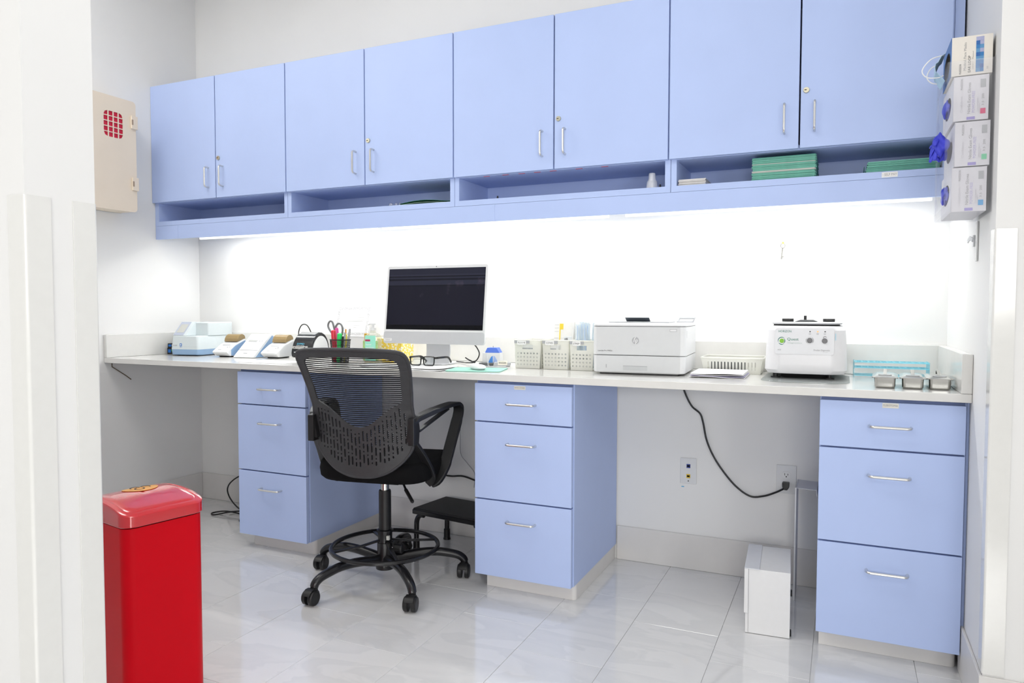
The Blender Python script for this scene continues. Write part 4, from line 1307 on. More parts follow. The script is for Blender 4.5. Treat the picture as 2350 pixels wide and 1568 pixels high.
# ------------------------------------------------------------------ three perforated baskets
BASK = mat('white_basket_plastic', (.86, .86, .82), rough=.35, noise=.02)
_nt = BASK.node_tree
_tl = _nt.nodes.new('ShaderNodeBsdfTranslucent'); _tl.inputs[0].default_value = (.95, .95, .90, 1)
_mx = _nt.nodes.new('ShaderNodeMixShader'); _mx.inputs[0].default_value = .45
_nt.links.new(_nt.nodes['Principled BSDF'].outputs[0], _mx.inputs[1]); _nt.links.new(_tl.outputs[0], _mx.inputs[2])
_nt.links.new(_mx.outputs[0], [n for n in _nt.nodes if n.type == 'OUTPUT_MATERIAL'][0].inputs[0])
def basket(lb, x0, w, y0, d, h, word, rz=0, taper=.006, dots=True):
    t = thing('storage_basket', lb, 'basket', (x0, y0, ZC), rz, 'white test-kit baskets')
    th = .0022
    # front and sides with round holes, via filled outlines
    def wall(width, tname, M):
        loops = [[(0 + taper, 0.0005), (width - taper, 0.0005), (width, h), (0, h)]]
        nx = int(width / .0165)
        for r_ in range(4):
            for c_ in range(nx):
                cx = (width - (nx - 1) * .0155) / 2 + c_ * .0155
                cz = .018 + r_ * .0165
                loops.append([(cx + .0040 * math.cos(2 * math.pi * k / 10), cz + .0040 * math.sin(2 * math.pi * k / 10)) for k in range(10)])
        loops.append([(width * .30, h - .040), (width * .70, h - .040), (width * .70, h - .020), (width * .30, h - .020)])
        me = fill_mesh(loops, th, tname)
        me.transform(M @ Matrix.Rotation(math.radians(90), 4, 'X'))
        me.materials.append(BASK)
        o = bpy.data.objects.new(tname, me); C.objects.link(o); o.parent = t
        return o
    wall(w, 'front_wall', Matrix.Translation((0, th, 0)))
    wall(w, 'back_wall', Matrix.Translation((0, d - th, 0)))
    wall(d - 2 * th - .004, 'side_wall', Matrix.Translation((th, th + .002, 0)) @ Matrix.Rotation(math.radians(90), 4, 'Z'))
    wall(d - 2 * th - .004, 'side_wall', Matrix.Translation((w - th, th + .002, 0)) @ Matrix.Rotation(math.radians(90), 4, 'Z'))
    MB().box(taper, w - taper, .004, d - .004, .0003, .003).build('bottom', BASK, t)
    rm = MB()
    rm.tube([(p[0], p[1], h) for p in rrect(-.001, w + .001, -.001, d + .001, .012, 5)], .0032, 8, closed=True)
    rm.build('rim', BASK, t)
    pl_ = MB().box(w * .02, w * .60, -.0072, -.0050, h - .014, h - .001, bev=.0004, seg=1).build('clip_plate', GREYP, t)
    tg_ = MB().box(w * .14, w * .47, -.0084, -.0074, h - .020, h - .002).build('name_tag', PAPER, t)
    text(word, .011, tg_, INK, front_M(w * .305, -.0087, h - .011), width=w * .26)
    return t
basket('white perforated basket marked FLU A +B, leftmost of the three', 1.006, .128, .300, .200, .126, 'FLU A +B')
basket('white perforated basket marked COVID, middle of the three', 1.1400, .125, .303, .200, .127, 'COVID')
basket('white perforated basket marked STREP beside the laser printer', 1.2710, .110, .296, .200, .127, 'STREP')

KIT = mat('kit_carton', (.80, .81, .80), rough=.6, noise=.08, nscale=30)
for kx, kw, lb in ((1.016, .108, 'white test kit carton inside the FLU A +B basket'), (1.150, .060, 'white test kit carton inside the COVID basket'), (1.280, .085, 'low white test kit carton inside the STREP basket')):
    kt = thing('kit_carton', lb, 'carton', (kx, .312, ZC + .0036), 0, 'test kit cartons in the baskets')
    kh = .110 if kx < 1.2 else .080
    MB().box(0, kw, 0, .022, 0, kh, bev=.001, seg=1).build('carton', KIT, kt)
    MB().box(.008, kw - .008, -.0006, -.0001, kh * .55, kh * .8).build('print_panel', mat('kit_print', (.55, .58, .60), rough=.6, noise=.4, nscale=260), kt)

def sleeve(lb, name, x, y, w, h, z, lean, rz, mt, cat='packet', dep=.003, grp=None):
    t = thing(name, lb, cat, (x, y, z), rz, grp)
    M = Matrix.Rotation(math.radians(-lean), 4, 'X')
    MB().box(0, w, 0, dep, .0005, h, bev=.0008, seg=1, M=M).build('body', mt, t)
    return t, M
IVORY = mat('ivory_paper', (.86, .86, .84), rough=.7, noise=.03)
PBLUE = clear_mat('pale_blue_pouch', (.93, .97, .99), gloss=.08, rough=.2, body=.30, bodycol=(.84, .91, .97))
t, M = sleeve('white test instruction folder standing in the COVID basket', 'test_folder', 1.150, .400, .095, .205, ZC + .004, 6, -3, IVORY, 'paper', .006)
pm = MB()
for z in (.16, .175, .13, .19):
    pm.box(.004, .024, -.0006, -.0002, z, z + .002, M=M)
pm.build('print', mat('pale_print', (.58, .58, .59)), t)
yb = MB().box(.028, .046, -.0012, -.0003, .170, .196, M=M)
yb.box(.028, .033, -.0012, -.0003, .120, .170, M=M)
yb.build('yellow_mark', mat('yellow_mark', (.86, .66, .06), rough=.5, noise=.05), t)
t, M = sleeve('second white folder leaning behind the yellow-marked one', 'test_folder', 1.152, .430, .094, .206, ZC + .004, 3, 2, IVORY, 'paper', .006)
t, M = sleeve('white carton with black bar marks between the COVID and STREP baskets', 'barcode_packet', 1.216, .345, .040, .142, ZC + .004, 8, -6, mat('pale_grey_card', (.70, .73, .75), rough=.6, noise=.03), 'packet', .004)
pm = MB()
for x, z, hh in ((.006, .122, .010), (.012, .122, .012), (.017, .122, .012), (.026, .110, .012)):
    pm.box(x, x + .0028, -.0008, -.0002, z, z + hh, M=M)
pm.build('bar_marks', INK, t)
rr = random.Random(3)
for i in range(9):
    x = 1.285 + .0078 * i
    y = .350 + .018 * (i % 3) + .03 * (i % 2)
    t = thing('swab_pouch', 'pale blue peel pouch with a long swab standing in the STREP basket', 'pouch', (x, y, ZC + .004), rr.uniform(-12, 12), 'swab pouches in the STREP basket')
    lx = rr.uniform(-.09, .09); hgt = rr.uniform(.188, .205)
    ww = .022
    M = Matrix.Rotation(lx, 4, 'Y') @ Matrix.Rotation(math.radians(rr.uniform(-5, 1)), 4, 'X')
    MB().box(-ww / 2, ww / 2, 0, .0012, .0005, hgt, M=M).build('film', PBLUE, t)
    MB().tube([M @ Vector((0, -.0012, .01)), M @ Vector((0, -.0012, hgt - .008))], .0011, 5).build('swab', mat('blue_white_stick', (.48, .60, .84), rough=.4, noise=.05), t)

# ------------------------------------------------------------------ laser printer
hp = thing('laser_printer', 'white boxy laser printer with round logo on the counter', 'printer', (1.412, .181, ZC), 3.8)
PW = .376
m = MB()
m.rounded_rect_loft([(.010, PW - .010, .006, .355, .006), (.002, PW - .002, .001, .357, .010), (.000, PW, .004, .357, .0765)], .022, 6)
m.build('lower_body', WHITEP, hp)
MB().rounded_rect_loft([(.004, PW - .004, .008, .352, .0768), (.004, PW - .004, .008, .352, .0788)], .020, 6).build('tray_gap', DGREYP, hp)
MB().rounded_rect_loft([(0, PW, .003, .357, .0790), (0, PW, .003, .357, .1940), ], .022, 6).build('upper_body', WHITEP, hp)
MB().rounded_rect_loft([(.003, PW - .003, .006, .354, .1942), (.003, PW - .003, .006, .354, .1962)], .020, 6).build('top_gap', DGREYP, hp)
MB().rounded_rect_loft([(0, PW, .003, .357, .1964), (0, PW, .003, .357, .2025), (.006, PW - .006, .010, .352, .2080)], .022, 6).build('top_cover', WHITEP, hp)
fp = MB().box(.018, PW - .022, .0005, .0029, .080, .1925, bev=.001, seg=1).build('front_panel', OFFWHITEP, hp)
dp = MB().box(.018, PW - .022, .0000, .0009, .010, .0755, bev=.0004, seg=1).build('paper_drawer', OFFWHITEP, hp)
hl = MB().prism([(-.0012, .034), (.006, .034), (.0008, .018), (-.0012, .018)], 'x', .128, .226).build('pull', mat('pull_grey', (.55, .57, .585), rough=.4, noise=.03), dp)
MB().box(.128, .226, -.0016, -.0004, .0335, .0358).build('pull_lip', GREYP, dp)
MB().box(.057, .0605, -.0006, -.0001, .026, .040).build('level_gauge', GREYP, dp)
MB().box(.030, PW - .030, .010, .345, .0006, .0058).build('foot', BLACKP, hp)
lg = MB(); lg.cyl((.1778, .0003, .1385), (.1778, -.0005, .1385), .0142, 40)
lgo = lg.build('logo_disc', GREYP, fp)
text('hp', .0235, lgo, PAPER, front_M(.1775, -.0008, .1385), shear=.28, width=.0185)
lgl = MB()
for a, b in (((.1742, .1455), (.1783, .1530)), ((.1773, .1240), (.1812, .1315))):
    lgl.bar([(a[0], -.0008, a[1]), (b[0], -.0008, b[1])], .0022, .0004, (1, 0, 0))
lgl.build('logo_stroke', PAPER, lgo)
text('LaserJet Pro M402n', .0075, fp, INK, front_M(.0535, .0002, .0955), width=.060)
bt_ = MB().box(.314, .341, -.0004, .0004, .1755, .1855, bev=.0003, seg=1).build('button_frame', GREYP, fp)
MB().box(.3155, .3395, -.0008, -.0001, .1770, .1840).build('button', WHITEP, bt_)
MB().box(PW - .0003, PW + .0006, .035, .042, .150, .178).build('side_vent', OFFWHITEP, hp)
ot = MB(); ot.box(.040, .292, .120, .300, .2082, .2125, bev=.001, seg=1); ot = ot.build('output_tray', GREYP, hp)
MB().prism([(.200, .2085), (.150, .2300), (.147, .2290), (.190, .2075)], 'x', .104, .205).build('paper_stop', mat('slate_plastic', (.10, .12, .145), rough=.35, noise=.05), hp)
fr = MB()
fr.tube([(.302, .300, .209), (.310, .318, .2260), (.374, .318, .2260), (.366, .300, .209)], .0042, 6).tube([(.302, .300, .2105), (.366, .300, .2105)], .0032, 6)
fr.build('flip_guide', GREYP, hp)

# ------------------------------------------------------------------ slotted tray and paper pile
tr = thing('slotted_tray', 'white plastic slotted basket tray between printer and centrifuge', 'tray', (1.812, .405, ZC), 1)
TWD, TDP, TH = .245, .180, .064
def slotted(width, nm, M, n, flare=.012):
    loops = [[(flare, .0005), (width - flare, .0005), (width, TH), (0, TH)]]
    for k in range(n):
        cx = width * (.12 + .76 * k / (n - 1))
        loops.append(slot(cx, .016, .050, .0052))
    me = fill_mesh(loops, .0022, nm)
    me.transform(M @ Matrix.Rotation(math.radians(90), 4, 'X'))
    me.materials.append(BASK)
    o = bpy.data.objects.new(nm, me); C.objects.link(o); o.parent = tr
sh = Matrix.Shear('XZ', 4, (0, 0))
slotted(TWD, 'front_wall', Matrix.Translation((0, .012, 0)) @ Matrix.Rotation(math.radians(9), 4, 'X'), 15)
slotted(TWD, 'back_wall', Matrix.Translation((0, TDP - .012, 0)) @ Matrix.Rotation(math.radians(-9), 4, 'X'), 15)
slotted(TDP - .030, 'side_wall', Matrix.Translation((.012, .015, 0)) @ Matrix.Rotation(math.radians(90), 4, 'Z') @ Matrix.Rotation(math.radians(-9), 4, 'X'), 9, .004)
slotted(TDP - .030, 'side_wall', Matrix.Translation((TWD - .012, .015, 0)) @ Matrix.Rotation(math.radians(90), 4, 'Z') @ Matrix.Rotation(math.radians(9), 4, 'X'), 9, .004)
MB().box(.010, TWD - .010, .014, TDP - .014, .0003, .003).build('bottom', BASK, tr)
MB().tube([(p[0], p[1], TH) for p in rrect(-.001, TWD + .001, .000, TDP, .016, 5)], .0040, 8, closed=True).build('rim', BASK, tr)
it = tag(MB().box(1.850, 1.985, .428, .540, ZC + .0035, ZC + .050, bev=.004, seg=2).build('equipment_case', DGREYP), 'dark grey case lying inside the white slotted tray', 'case')
pp = thing('paper_pile', 'curled pile of white and lilac forms in front of the slotted tray', 'paper pile', (1.806, .178, ZC), 1.5)
LIL = mat('lilac_paper', (.60, .57, .78), rough=.75, noise=.05)
for i in range(4):
    z = .0004 + i * .0042
    m = MB(); rings = []
    for k in range(13):
        u = k / 12
        wv = .0018 * math.sin(5.5 * u + i * 1.3) + .0018
        th = .0012 if i < 3 else .0040
        x = u * (.208 - .004 * i) + .002 * i
        rings.append([Vector((x, .002 * i, z + wv)), Vector((x, .22, z + .0018)), Vector((x, .22, z + .0018 + th)), Vector((x, .002 * i, z + wv + th))])
    m.loft(rings)
    m.build('sheet', [PAPER, LIL, PAPER, mat('white_form', (.84, .84, .87), rough=.75, noise=.03)][i], pp)
pd = tag(MB().box(1.795, 1.838, .385, .398, ZC + .0004, ZC + .012, bev=.001, seg=1).build('foam_block', OFFWHITEP), 'small grey block between printer and slotted tray', 'block')

# ------------------------------------------------------------------ centrifuge
cg = thing('centrifuge', 'white rounded benchtop centrifuge with control panel and black lid handles', 'centrifuge', (2.2200, .250, ZC), 0)
pdm = MB().prism(rrect(-.150, .155, -.130, .300, .090, 10), 'z', .0004, .0030, bev=.0008, seg=1).build('clear_mat', clear_mat('grey_clear_mat', (.86, .88, .88), gloss=.12, rough=.08, body=.25, bodycol=(.6, .62, .62)), cg)
CW = .1450
def cring(hx, y0, y1, z, rd):
    return (-hx, hx, y0, y1, z, rd)
m = MB()
m.rounded_rect_loft([cring(.108, .030, .315, .019, .05), cring(.136, .006, .335, .0225, .06), cring(.1455, .000, .342, .036, .062), cring(.1450, .002, .342, .060, .062), cring(.1415, .008, .338, .140, .060), cring(.1385, .012, .334, .186, .058), cring(.128, .022, .326, .2000, .05), cring(.115, .034, .315, .2030, .045)], .06, 10)
m.build('housing', mat('centrifuge_white', (.76, .76, .785), rough=.28, noise=.02), cg)
MB().rounded_rect_loft([(-.118, .118, .040, .300, .2032, .05), (-.118, .118, .040, .300, .2078, .05)], .05, 8).build('lid_gasket', DARKHOLE, cg)
MB().rounded_rect_loft([(-.120, .124, .036, .304, .2080, .05), (-.124, .128, .032, .308, .2135, .05), (-.118, .122, .040, .300, .2165, .05)], .05, 8).build('lid', OFFWHITEP, cg)
PANEL = mat('control_panel_grey', (.74, .75, .78), rough=.35, noise=.02)
def onface(z):      # y of the front face at height z
    pts = [(.036, .000), (.060, .002), (.140, .008), (.186, .012)]
    for (a, ya), (b, yb_) in zip(pts[:-1], pts[1:]):
        if a <= z <= b:
            return ya + (yb_ - ya) * (z - a) / (b - a)
    return pts[-1][1]
pn = MB()
pz0, pz1 = .0960, .1930
tl2 = math.degrees(math.atan2(onface(.19) - onface(.10), .09))
# the panel is a thin plate following the slightly leaning face
y0p = onface(.096) - .0012
MP = Matrix.Translation((0, y0p, pz0)) @ Matrix.Rotation(math.radians(-tl2), 4, 'X')
pn.prism(rrect(-.106, .100, 0, pz1 - pz0, .008, 5), 'y', -.0008, .0010, M=MP)
pno = pn.build('control_panel', PANEL, cg)
def on_panel(s, size, x, z, m_, w, **k):
    return text(s, size, pno, m_, MP @ front_M(x, -.0011, z - pz0), width=w, **k)
DGREEN = mat('dark_green_print', (.02, .20, .14), rough=.5, noise=.05)
on_panel('HORIZON', .012, -.071, .1815, DGREEN, .045)
on_panel('Quest', .015, -.043, .1520, DGREEN, .040)
on_panel('Diagnostics', .0085, -.036, .1385, mat('pale_green_print', (.50, .60, .57), rough=.5, noise=.05), .050)
on_panel('642E', .007, -.090, .1115, GREYINK, .012)
on_panel('Drucker Diagnostics', .009, .058, .1125, GREYINK, .056, shear=.15)
on_panel('PA USA', .004, .071, .1055, mat('pale_print', (.58, .58, .59)), .016)
q = MB(); q.ball((0, -.0006, 0), .0085, .0006, .0085, 20, 6, M=MP @ Matrix.Translation((-.0815, -.0006, .1455 - pz0)))
q.build('logo_core', mat('lime_logo', (.24, .55, .04), rough=.4, noise=.1), pno)
q = MB()
for r_, a0, a1 in ((.0135, 50, 200), (.0135, 215, 300), (.0110, -60, 50)):
    q.tube([MP @ Vector((-.0815 + r_ * math.cos(math.radians(a)), -.0012, .1455 - pz0 + r_ * math.sin(math.radians(a)))) for a in [a0 + (a1 - a0) * k / 10 for k in range(11)]], [.0004 + .0010 * math.sin(math.pi * k / 10) for k in range(11)], 5)
q.build('logo_ring', DGREEN, pno)
def knob(x, z, nm):
    q = MB(); q.tube([MP @ Vector((x, -.0009, z - pz0)), MP @ Vector((x, -.006, z - pz0)), MP @ Vector((x, -.0072, z - pz0))], [.0098, .0095, .0080], 20)
    return q.build(nm, mat('knob_grey', (.17, .17, .18), rough=.4, noise=.05), pno)
k1 = knob(.0165, .1485, 'start_button'); k2 = knob(.0680, .1475, 'unlock_button')
q = MB()
for a0, a1 in ((-40, 50), (150, 230)):
    q.tube([MP @ Vector((.0165 + .0130 * math.cos(math.radians(a)), -.0013, .1485 - pz0 + .0130 * math.sin(math.radians(a)))) for a in [a0 + (a1 - a0) * k / 8 for k in range(9)]], .0008, 5)
q.tube([MP @ Vector((.0680 + x, -.0013, .1575 - pz0 + z)) for x, z in ((-.0045, 0), (-.0045, .004), (-.002, .0068), (.003, .0068), (.0055, .004))], .0011, 5)
for x in (.0165, .0430, .0680):
    q.tube([MP @ Vector((x + .003 * math.cos(a), -.0013, .1735 - pz0 + .003 * math.sin(a))) for a in [2 * math.pi * k / 8 for k in range(8)]], .0004, 4, closed=True)
q.build('icons', GREYINK, pno)
for x, mt_ in ((.0170, DGREYP), (.0435, mat('amber_led', (.9, .42, .12), rough=.4, emit=(1, .4, .1), estr=.6)), (.0685, DGREYP)):
    q = MB(); q.tube([MP @ Vector((x, -.0009, .1820 - pz0)), MP @ Vector((x, -.0022, .1820 - pz0))], [.0026, .0020], 12); q.build('indicator', mt_, pno)
MB().box(.1035, .1060, .010, .0112, .150, .175).build('asset_sticker', mat('sky_sticker', (.45, .72, .86), rough=.5, noise=.05), cg)
for x0 in (-.090, .058):
    h = MB()
    h.box(x0, x0 + .042, .120, .150, .2168, .2200, bev=.001, seg=1).tube([(x0, .128, .2245), (x0 + .042, .128, .2245)], .0042, 10).box(x0 + .010, x0 + .032, .118, .135, .2205, .2285, bev=.001, seg=1)
    h.build('latch', BLACKP, cg)
MB().prism([(-.042, .2170), (.040, .2170), (.024, .2245), (-.022, .2245)], 'y', .085, .150, bev=.001, seg=1).build('viewport', DGREYP, cg)
MB().bar([(-.005, .110, .2250), (-.005, .112, .2400)], .010, .006, (1, 0, 0)).build('lid_knob', BLACKP, cg)
for x in (-.105, .086):
    MB().lathe([(.018, .0032), (.018, .0075), (.010, .0080), (.010, .0195)], 16, c=(x, .045)).build('foot', BLACKP, cg)
    MB().lathe([(.018, .0032), (.018, .0075), (.010, .0080), (.010, .0195)], 16, c=(x, .285)).build('foot', BLACKP, cg)
MB().box(-.085, .075, .060, .270, .0045, .0185).build('underside', DARKHOLE, cg)

# ------------------------------------------------------------------ clear blue tube rack
RB = clear_mat('aqua_acrylic', (.78, .94, .98), gloss=.08, rough=.05, body=.32, bodycol=(.36, .82, .93))
RBE = mat('aqua_edge', (.22, .70, .86), rough=.25, noise=.05)
rk = thing('tube_rack', 'clear aqua plastic test tube rack behind the steel pans', 'rack', (2.393, .440, ZC), 1)
NR = 11
for z in (.0100, .0400, .0610):
    loops = [[(0, 0), (.252, 0), (.252, .105), (0, .105)]]
    if z > .02:
        for r_ in range(4):
            for c_ in range(NR):
                cx, cy = .016 + c_ * .022, .018 + r_ * .023
                loops.append([(cx + .0085 * math.cos(2 * math.pi * k / 14), cy + .0085 * math.sin(2 * math.pi * k / 14)) for k in range(14)])
    me = fill_mesh(loops, .0024, 'shelf')
    me.transform(Matrix.Translation((0, 0, z)))
    me.materials.append(RB)
    o = bpy.data.objects.new('shelf', me); C.objects.link(o); o.parent = rk
    MB().box(0, .252, -.0008, -.0001, z - .0013, z + .0013).build('shelf_edge', RBE, o)
for x in (-.0030, .2525):
    MB().box(x, x + .0024, .004, .101, .0005, .0650, bev=.0004, seg=1).build('end_plate', RB, rk)

# ------------------------------------------------------------------ steel instrument pans with clip lids
def pan(x, y, rz, lb):
    t = thing('steel_pan', lb, 'pan', (x, y, ZC), rz, 'stainless pans with lids')
    m = MB()
    L = .170
    m.rounded_rect_loft([(.004, .060, .006, L - .006, .0005, .008), (.001, .063, .002, L - .002, .005, .010), (0, .064, 0, L, .033, .010), (0, .064, 0, L, .034, .010)], .01, 5)
    m.build('pan', STEEL, t)
    MB().rounded_rect_loft([(-.0075, .0715, -.008, L + .008, .0343, .010), (-.0075, .0715, -.008, L + .008, .0365, .010), (-.004, .068, -.004, L + .004, .0380, .008), (.004, .060, .004, L - .004, .0415, .006), (.006, .058, .006, L - .006, .0420, .006)], .01, 5).build('lid', STEEL, t)
    MB().lathe([(.0, .0), (.0205, .0004), (.0207, .0012), (.0, .0016)], 20, c=(.032, .028), M=Matrix.Translation((0, 0, .0421))).build('clip_plate', GREYP, t)
    MB().bar(spline([(.032, .036, .0432), (.032, .060, .052), (.032, .085, .058), (.032, .100, .055), (.032, .104, .045)], 4), .011, .0016, (1, 0, 0)).build('clip', STEEL, t)
    return t
pan(2.4480, .063, -3, 'leftmost of the three lidded stainless steel pans by the centrifuge')
pan(2.5310, .068, -3, 'middle one of the three lidded stainless steel pans')
pan(2.6105, .074, -1, 'rightmost lidded stainless steel pan next to the right wall')

# ------------------------------------------------------------------ key on a pin above the printer
ky = thing('hanging_key', 'small key hanging from a yellow push pin on the back wall', 'key', (2.108, YB, 1.415), 0)
MB().tube([(.003, -.0004, .046), (.003, -.006, .046), (.003, -.008, .046), (.003, -.016, .046), (.003, -.018, .046)], [.003, .003, .0020, .0045, .0045], 10).build('push_pin', mat('yellow_pin', (.80, .78, .10), rough=.35, noise=.05), ky)
MB().tube([(.002 + .009 * math.cos(a), -.009, .034 + .010 * math.sin(a)) for a in [2 * math.pi * k / 16 for k in range(16)]], .0016, 6, closed=True).build('key_bow', STEEL, ky)
MB().bar([(.001, -.006, .025), (-.003, -.005, -.022)], .005, .002, (1, 0, 0)).box(-.001, .006, -.0065, -.0045, -.014, -.010).build('key_blade', STEEL, ky)

# ------------------------------------------------------------------ chart clip on the right wall
cp = thing('wall_clip', 'small white adhesive hook strip on the right wall below the glove boxes', 'hook', (XR, -.045, 1.326), 0)
MB().box(-.006, -.0004, -.010, .010, 0, .122, bev=.002, seg=2).build('strip', mat('pale_grey_strip', (.66, .67, .67), rough=.25, noise=.03), cp)
MB().bar([(-.006, .055, .070), (-.012, .075, .078), (-.014, .100, .070)], .012, .004, (0, 0, 1)).box(-.006, -.0004, .05, .07, .050, .085).build('hook', OFFWHITEP, cp)

# ------------------------------------------------------------------ sharps cabinet on the left wall
BEI = mat('beige_metal', (.80, .70, .575), rough=.45, noise=.03, nscale=8)
sh_ = thing('sharps_cabinet', 'beige wall-mounted sharps disposal cabinet with red grid window', 'cabinet', (XL + .0006, -.20, 1.70), 0)
SH = .590
DX = .132
loops = [rrect(0, .295, 0, SH, .020, 5)]
def clipped_cell(x0, x1, z0, z1, cx, cz, hx, hz, rd):
    P = []
    for x, z in rrect(x0, x1, z0, z1, .001, 1):
        qx, qz = abs(x - cx) - (hx - rd), abs(z - cz) - (hz - rd)
        if qx > 0 and qz > 0:
            d = math.hypot(qx, qz)
            if d > rd:
                x = cx + math.copysign(hx - rd + qx * rd / d, x - cx)
                z = cz + math.copysign(hz - rd + qz * rd / d, z - cz)
        P.append((x, z))
    return P
gx0, gx1, gz0, gz1 = .104, .220, .374, .512
ncx, ncz = 4, 5
for i in range(ncx):
    for j in range(ncz):
        px = (gx1 - gx0) / ncx; pz = (gz1 - gz0) / ncz
        x0 = gx0 + i * px; z0 = gz0 + j * pz
        loops.append(clipped_cell(x0 + .0030, x0 + px - .0030, z0 + .0022, z0 + pz - .0022, (gx0 + gx1) / 2, (gz0 + gz1) / 2, (gx1 - gx0) / 2 - .002, (gz1 - gz0) / 2, .028))
me = fill_mesh(loops, .003, 'door')
# local: curve x -> +y, curve y -> +z, thickness -> x
me.transform(Matrix(((0, 0, 1, DX), (1, 0, 0, 0), (0, 1, 0, 0), (0, 0, 0, 1))))
me.materials.append(BEI)
dr = bpy.data.objects.new('door', me); C.objects.link(dr); dr.parent = sh_
m = MB()
m.prism([(0.0, 0.004), (.295, 0.004), (.295, SH - .03), (.28, SH - .004), (0, SH - .004)], 'x', .0, .006)
m.box(.0, DX - .002, .001, .008, .004, SH - .004).box(0, DX - .002, .288, .2945, .012, SH - .012).box(0, DX - .002, .008, .288, .004, .010).box(0, DX - .002, .008, .288, SH - .010, SH - .004)
m.build('case', BEI, sh_)
MB().box(.015, DX - .004, .03, .265, .03, SH - .05, bev=.01).build('sharps_liner', mat('red_liner', (.66, .012, .05), rough=.3, noise=.05), sh_)
for z in (.150, .478):
    h = MB().box(DX + .0018, DX + .012, .262, .300, z - .035, z + .035, bev=.002, seg=1).build('hinge', BEI, dr)
    MB().box(DX + .0122, DX + .013, .262, .272, z - .014, z + .014).build('hinge_slot', mat('brown_shadow_gap', (.40, .30, .22), rough=.6, noise=.1), h)

# ------------------------------------------------------------------ glove box rack on the right wall
rkx = thing('glove_rack', 'clear acrylic wall rack holding glove and mask boxes on the right wall', 'rack', (XR - .0006, -.262, 1.452), 0)
g_ = MB()
g_.box(-.003, 0, 0, .262, 0, .430)
g_.box(-.112, -.003, 0, .262, 0, .003)
g_.build('back_panel', CLEAR, rkx)
for y in (0, .259):
    MB().box(-.112, -.0032, y, y + .003, .0032, .425).build('side_panel', CLEAR, rkx)
for z0, z1 in ((.004, .022), (.385, .425)):
    MB().box(-.115, -.1122, 0, .262, z0, z1).build('front_rail', CLEAR, rkx)
for y in (0, .236):
    MB().box(-.115, -.1122, y, y + .026, .0225, .3845).build('front_post', CLEAR, rkx)

CARTON = mat('glove_carton', (.72, .71, .75), rough=.5, noise=.03)
CARTON2 = mat('glove_carton_inner', (.30, .29, .32), rough=.7, noise=.05)
GLOVE = mat('blue_violet_nitrile', (.050, .060, .62), rough=.42, spec=.4, noise=.15, nscale=40)
VIO = mat('violet_print', (.33, .28, .62), rough=.5, noise=.05)
LVIO = mat('pale_violet_print', (.50, .46, .72), rough=.5, noise=.05)
def crumple(c, rx, ry, rz_, seed, amp=.35, fingers=0):
    r = random.Random(seed)
    m = MB()
    ph = [(r.uniform(0, 6.3), r.uniform(0, 6.3), r.randint(1, 4), r.uniform(1.5, 4)) for _ in range(5)]
    rings = []
    for i in range(21):
        a = -math.pi / 2 + math.pi * i / 20
        ring = []
        for k in range(36):
            b = 2 * math.pi * k / 36
            f = 1 + amp * sum(math.sin(p[2] * b + p[0]) * math.cos(p[3] * a + p[1]) for p in ph) / 2.2
            ring.append(Vector((c[0] + rx * max(math.cos(a), .03) * math.cos(b) * f, c[1] + ry * max(math.cos(a), .03) * math.sin(b) * f, c[2] + rz_ * math.sin(a) * f)))
        rings.append(ring)
    m.loft(rings)
    for k in range(fingers):
        p = Vector(c) + Vector((r.uniform(-.6, 0) * rx, r.uniform(-.5, .5) * ry, r.uniform(-.5, .6) * rz_))
        d = Vector((r.uniform(-1.2, -.3), r.uniform(-.6, .6), r.uniform(-.9, .9))).normalized()
        L = r.uniform(.014, .026)
        m.tube(spline([p, p + d * L * .5, p + d * L + Vector((0, 0, -.008)), p + d * L * 1.2 + Vector((0, 0, -.016))], 3), [.008, .008, .0075, .0075, .007, .007, .006, .006, .005, .003], 7, flat=.55)
    return m
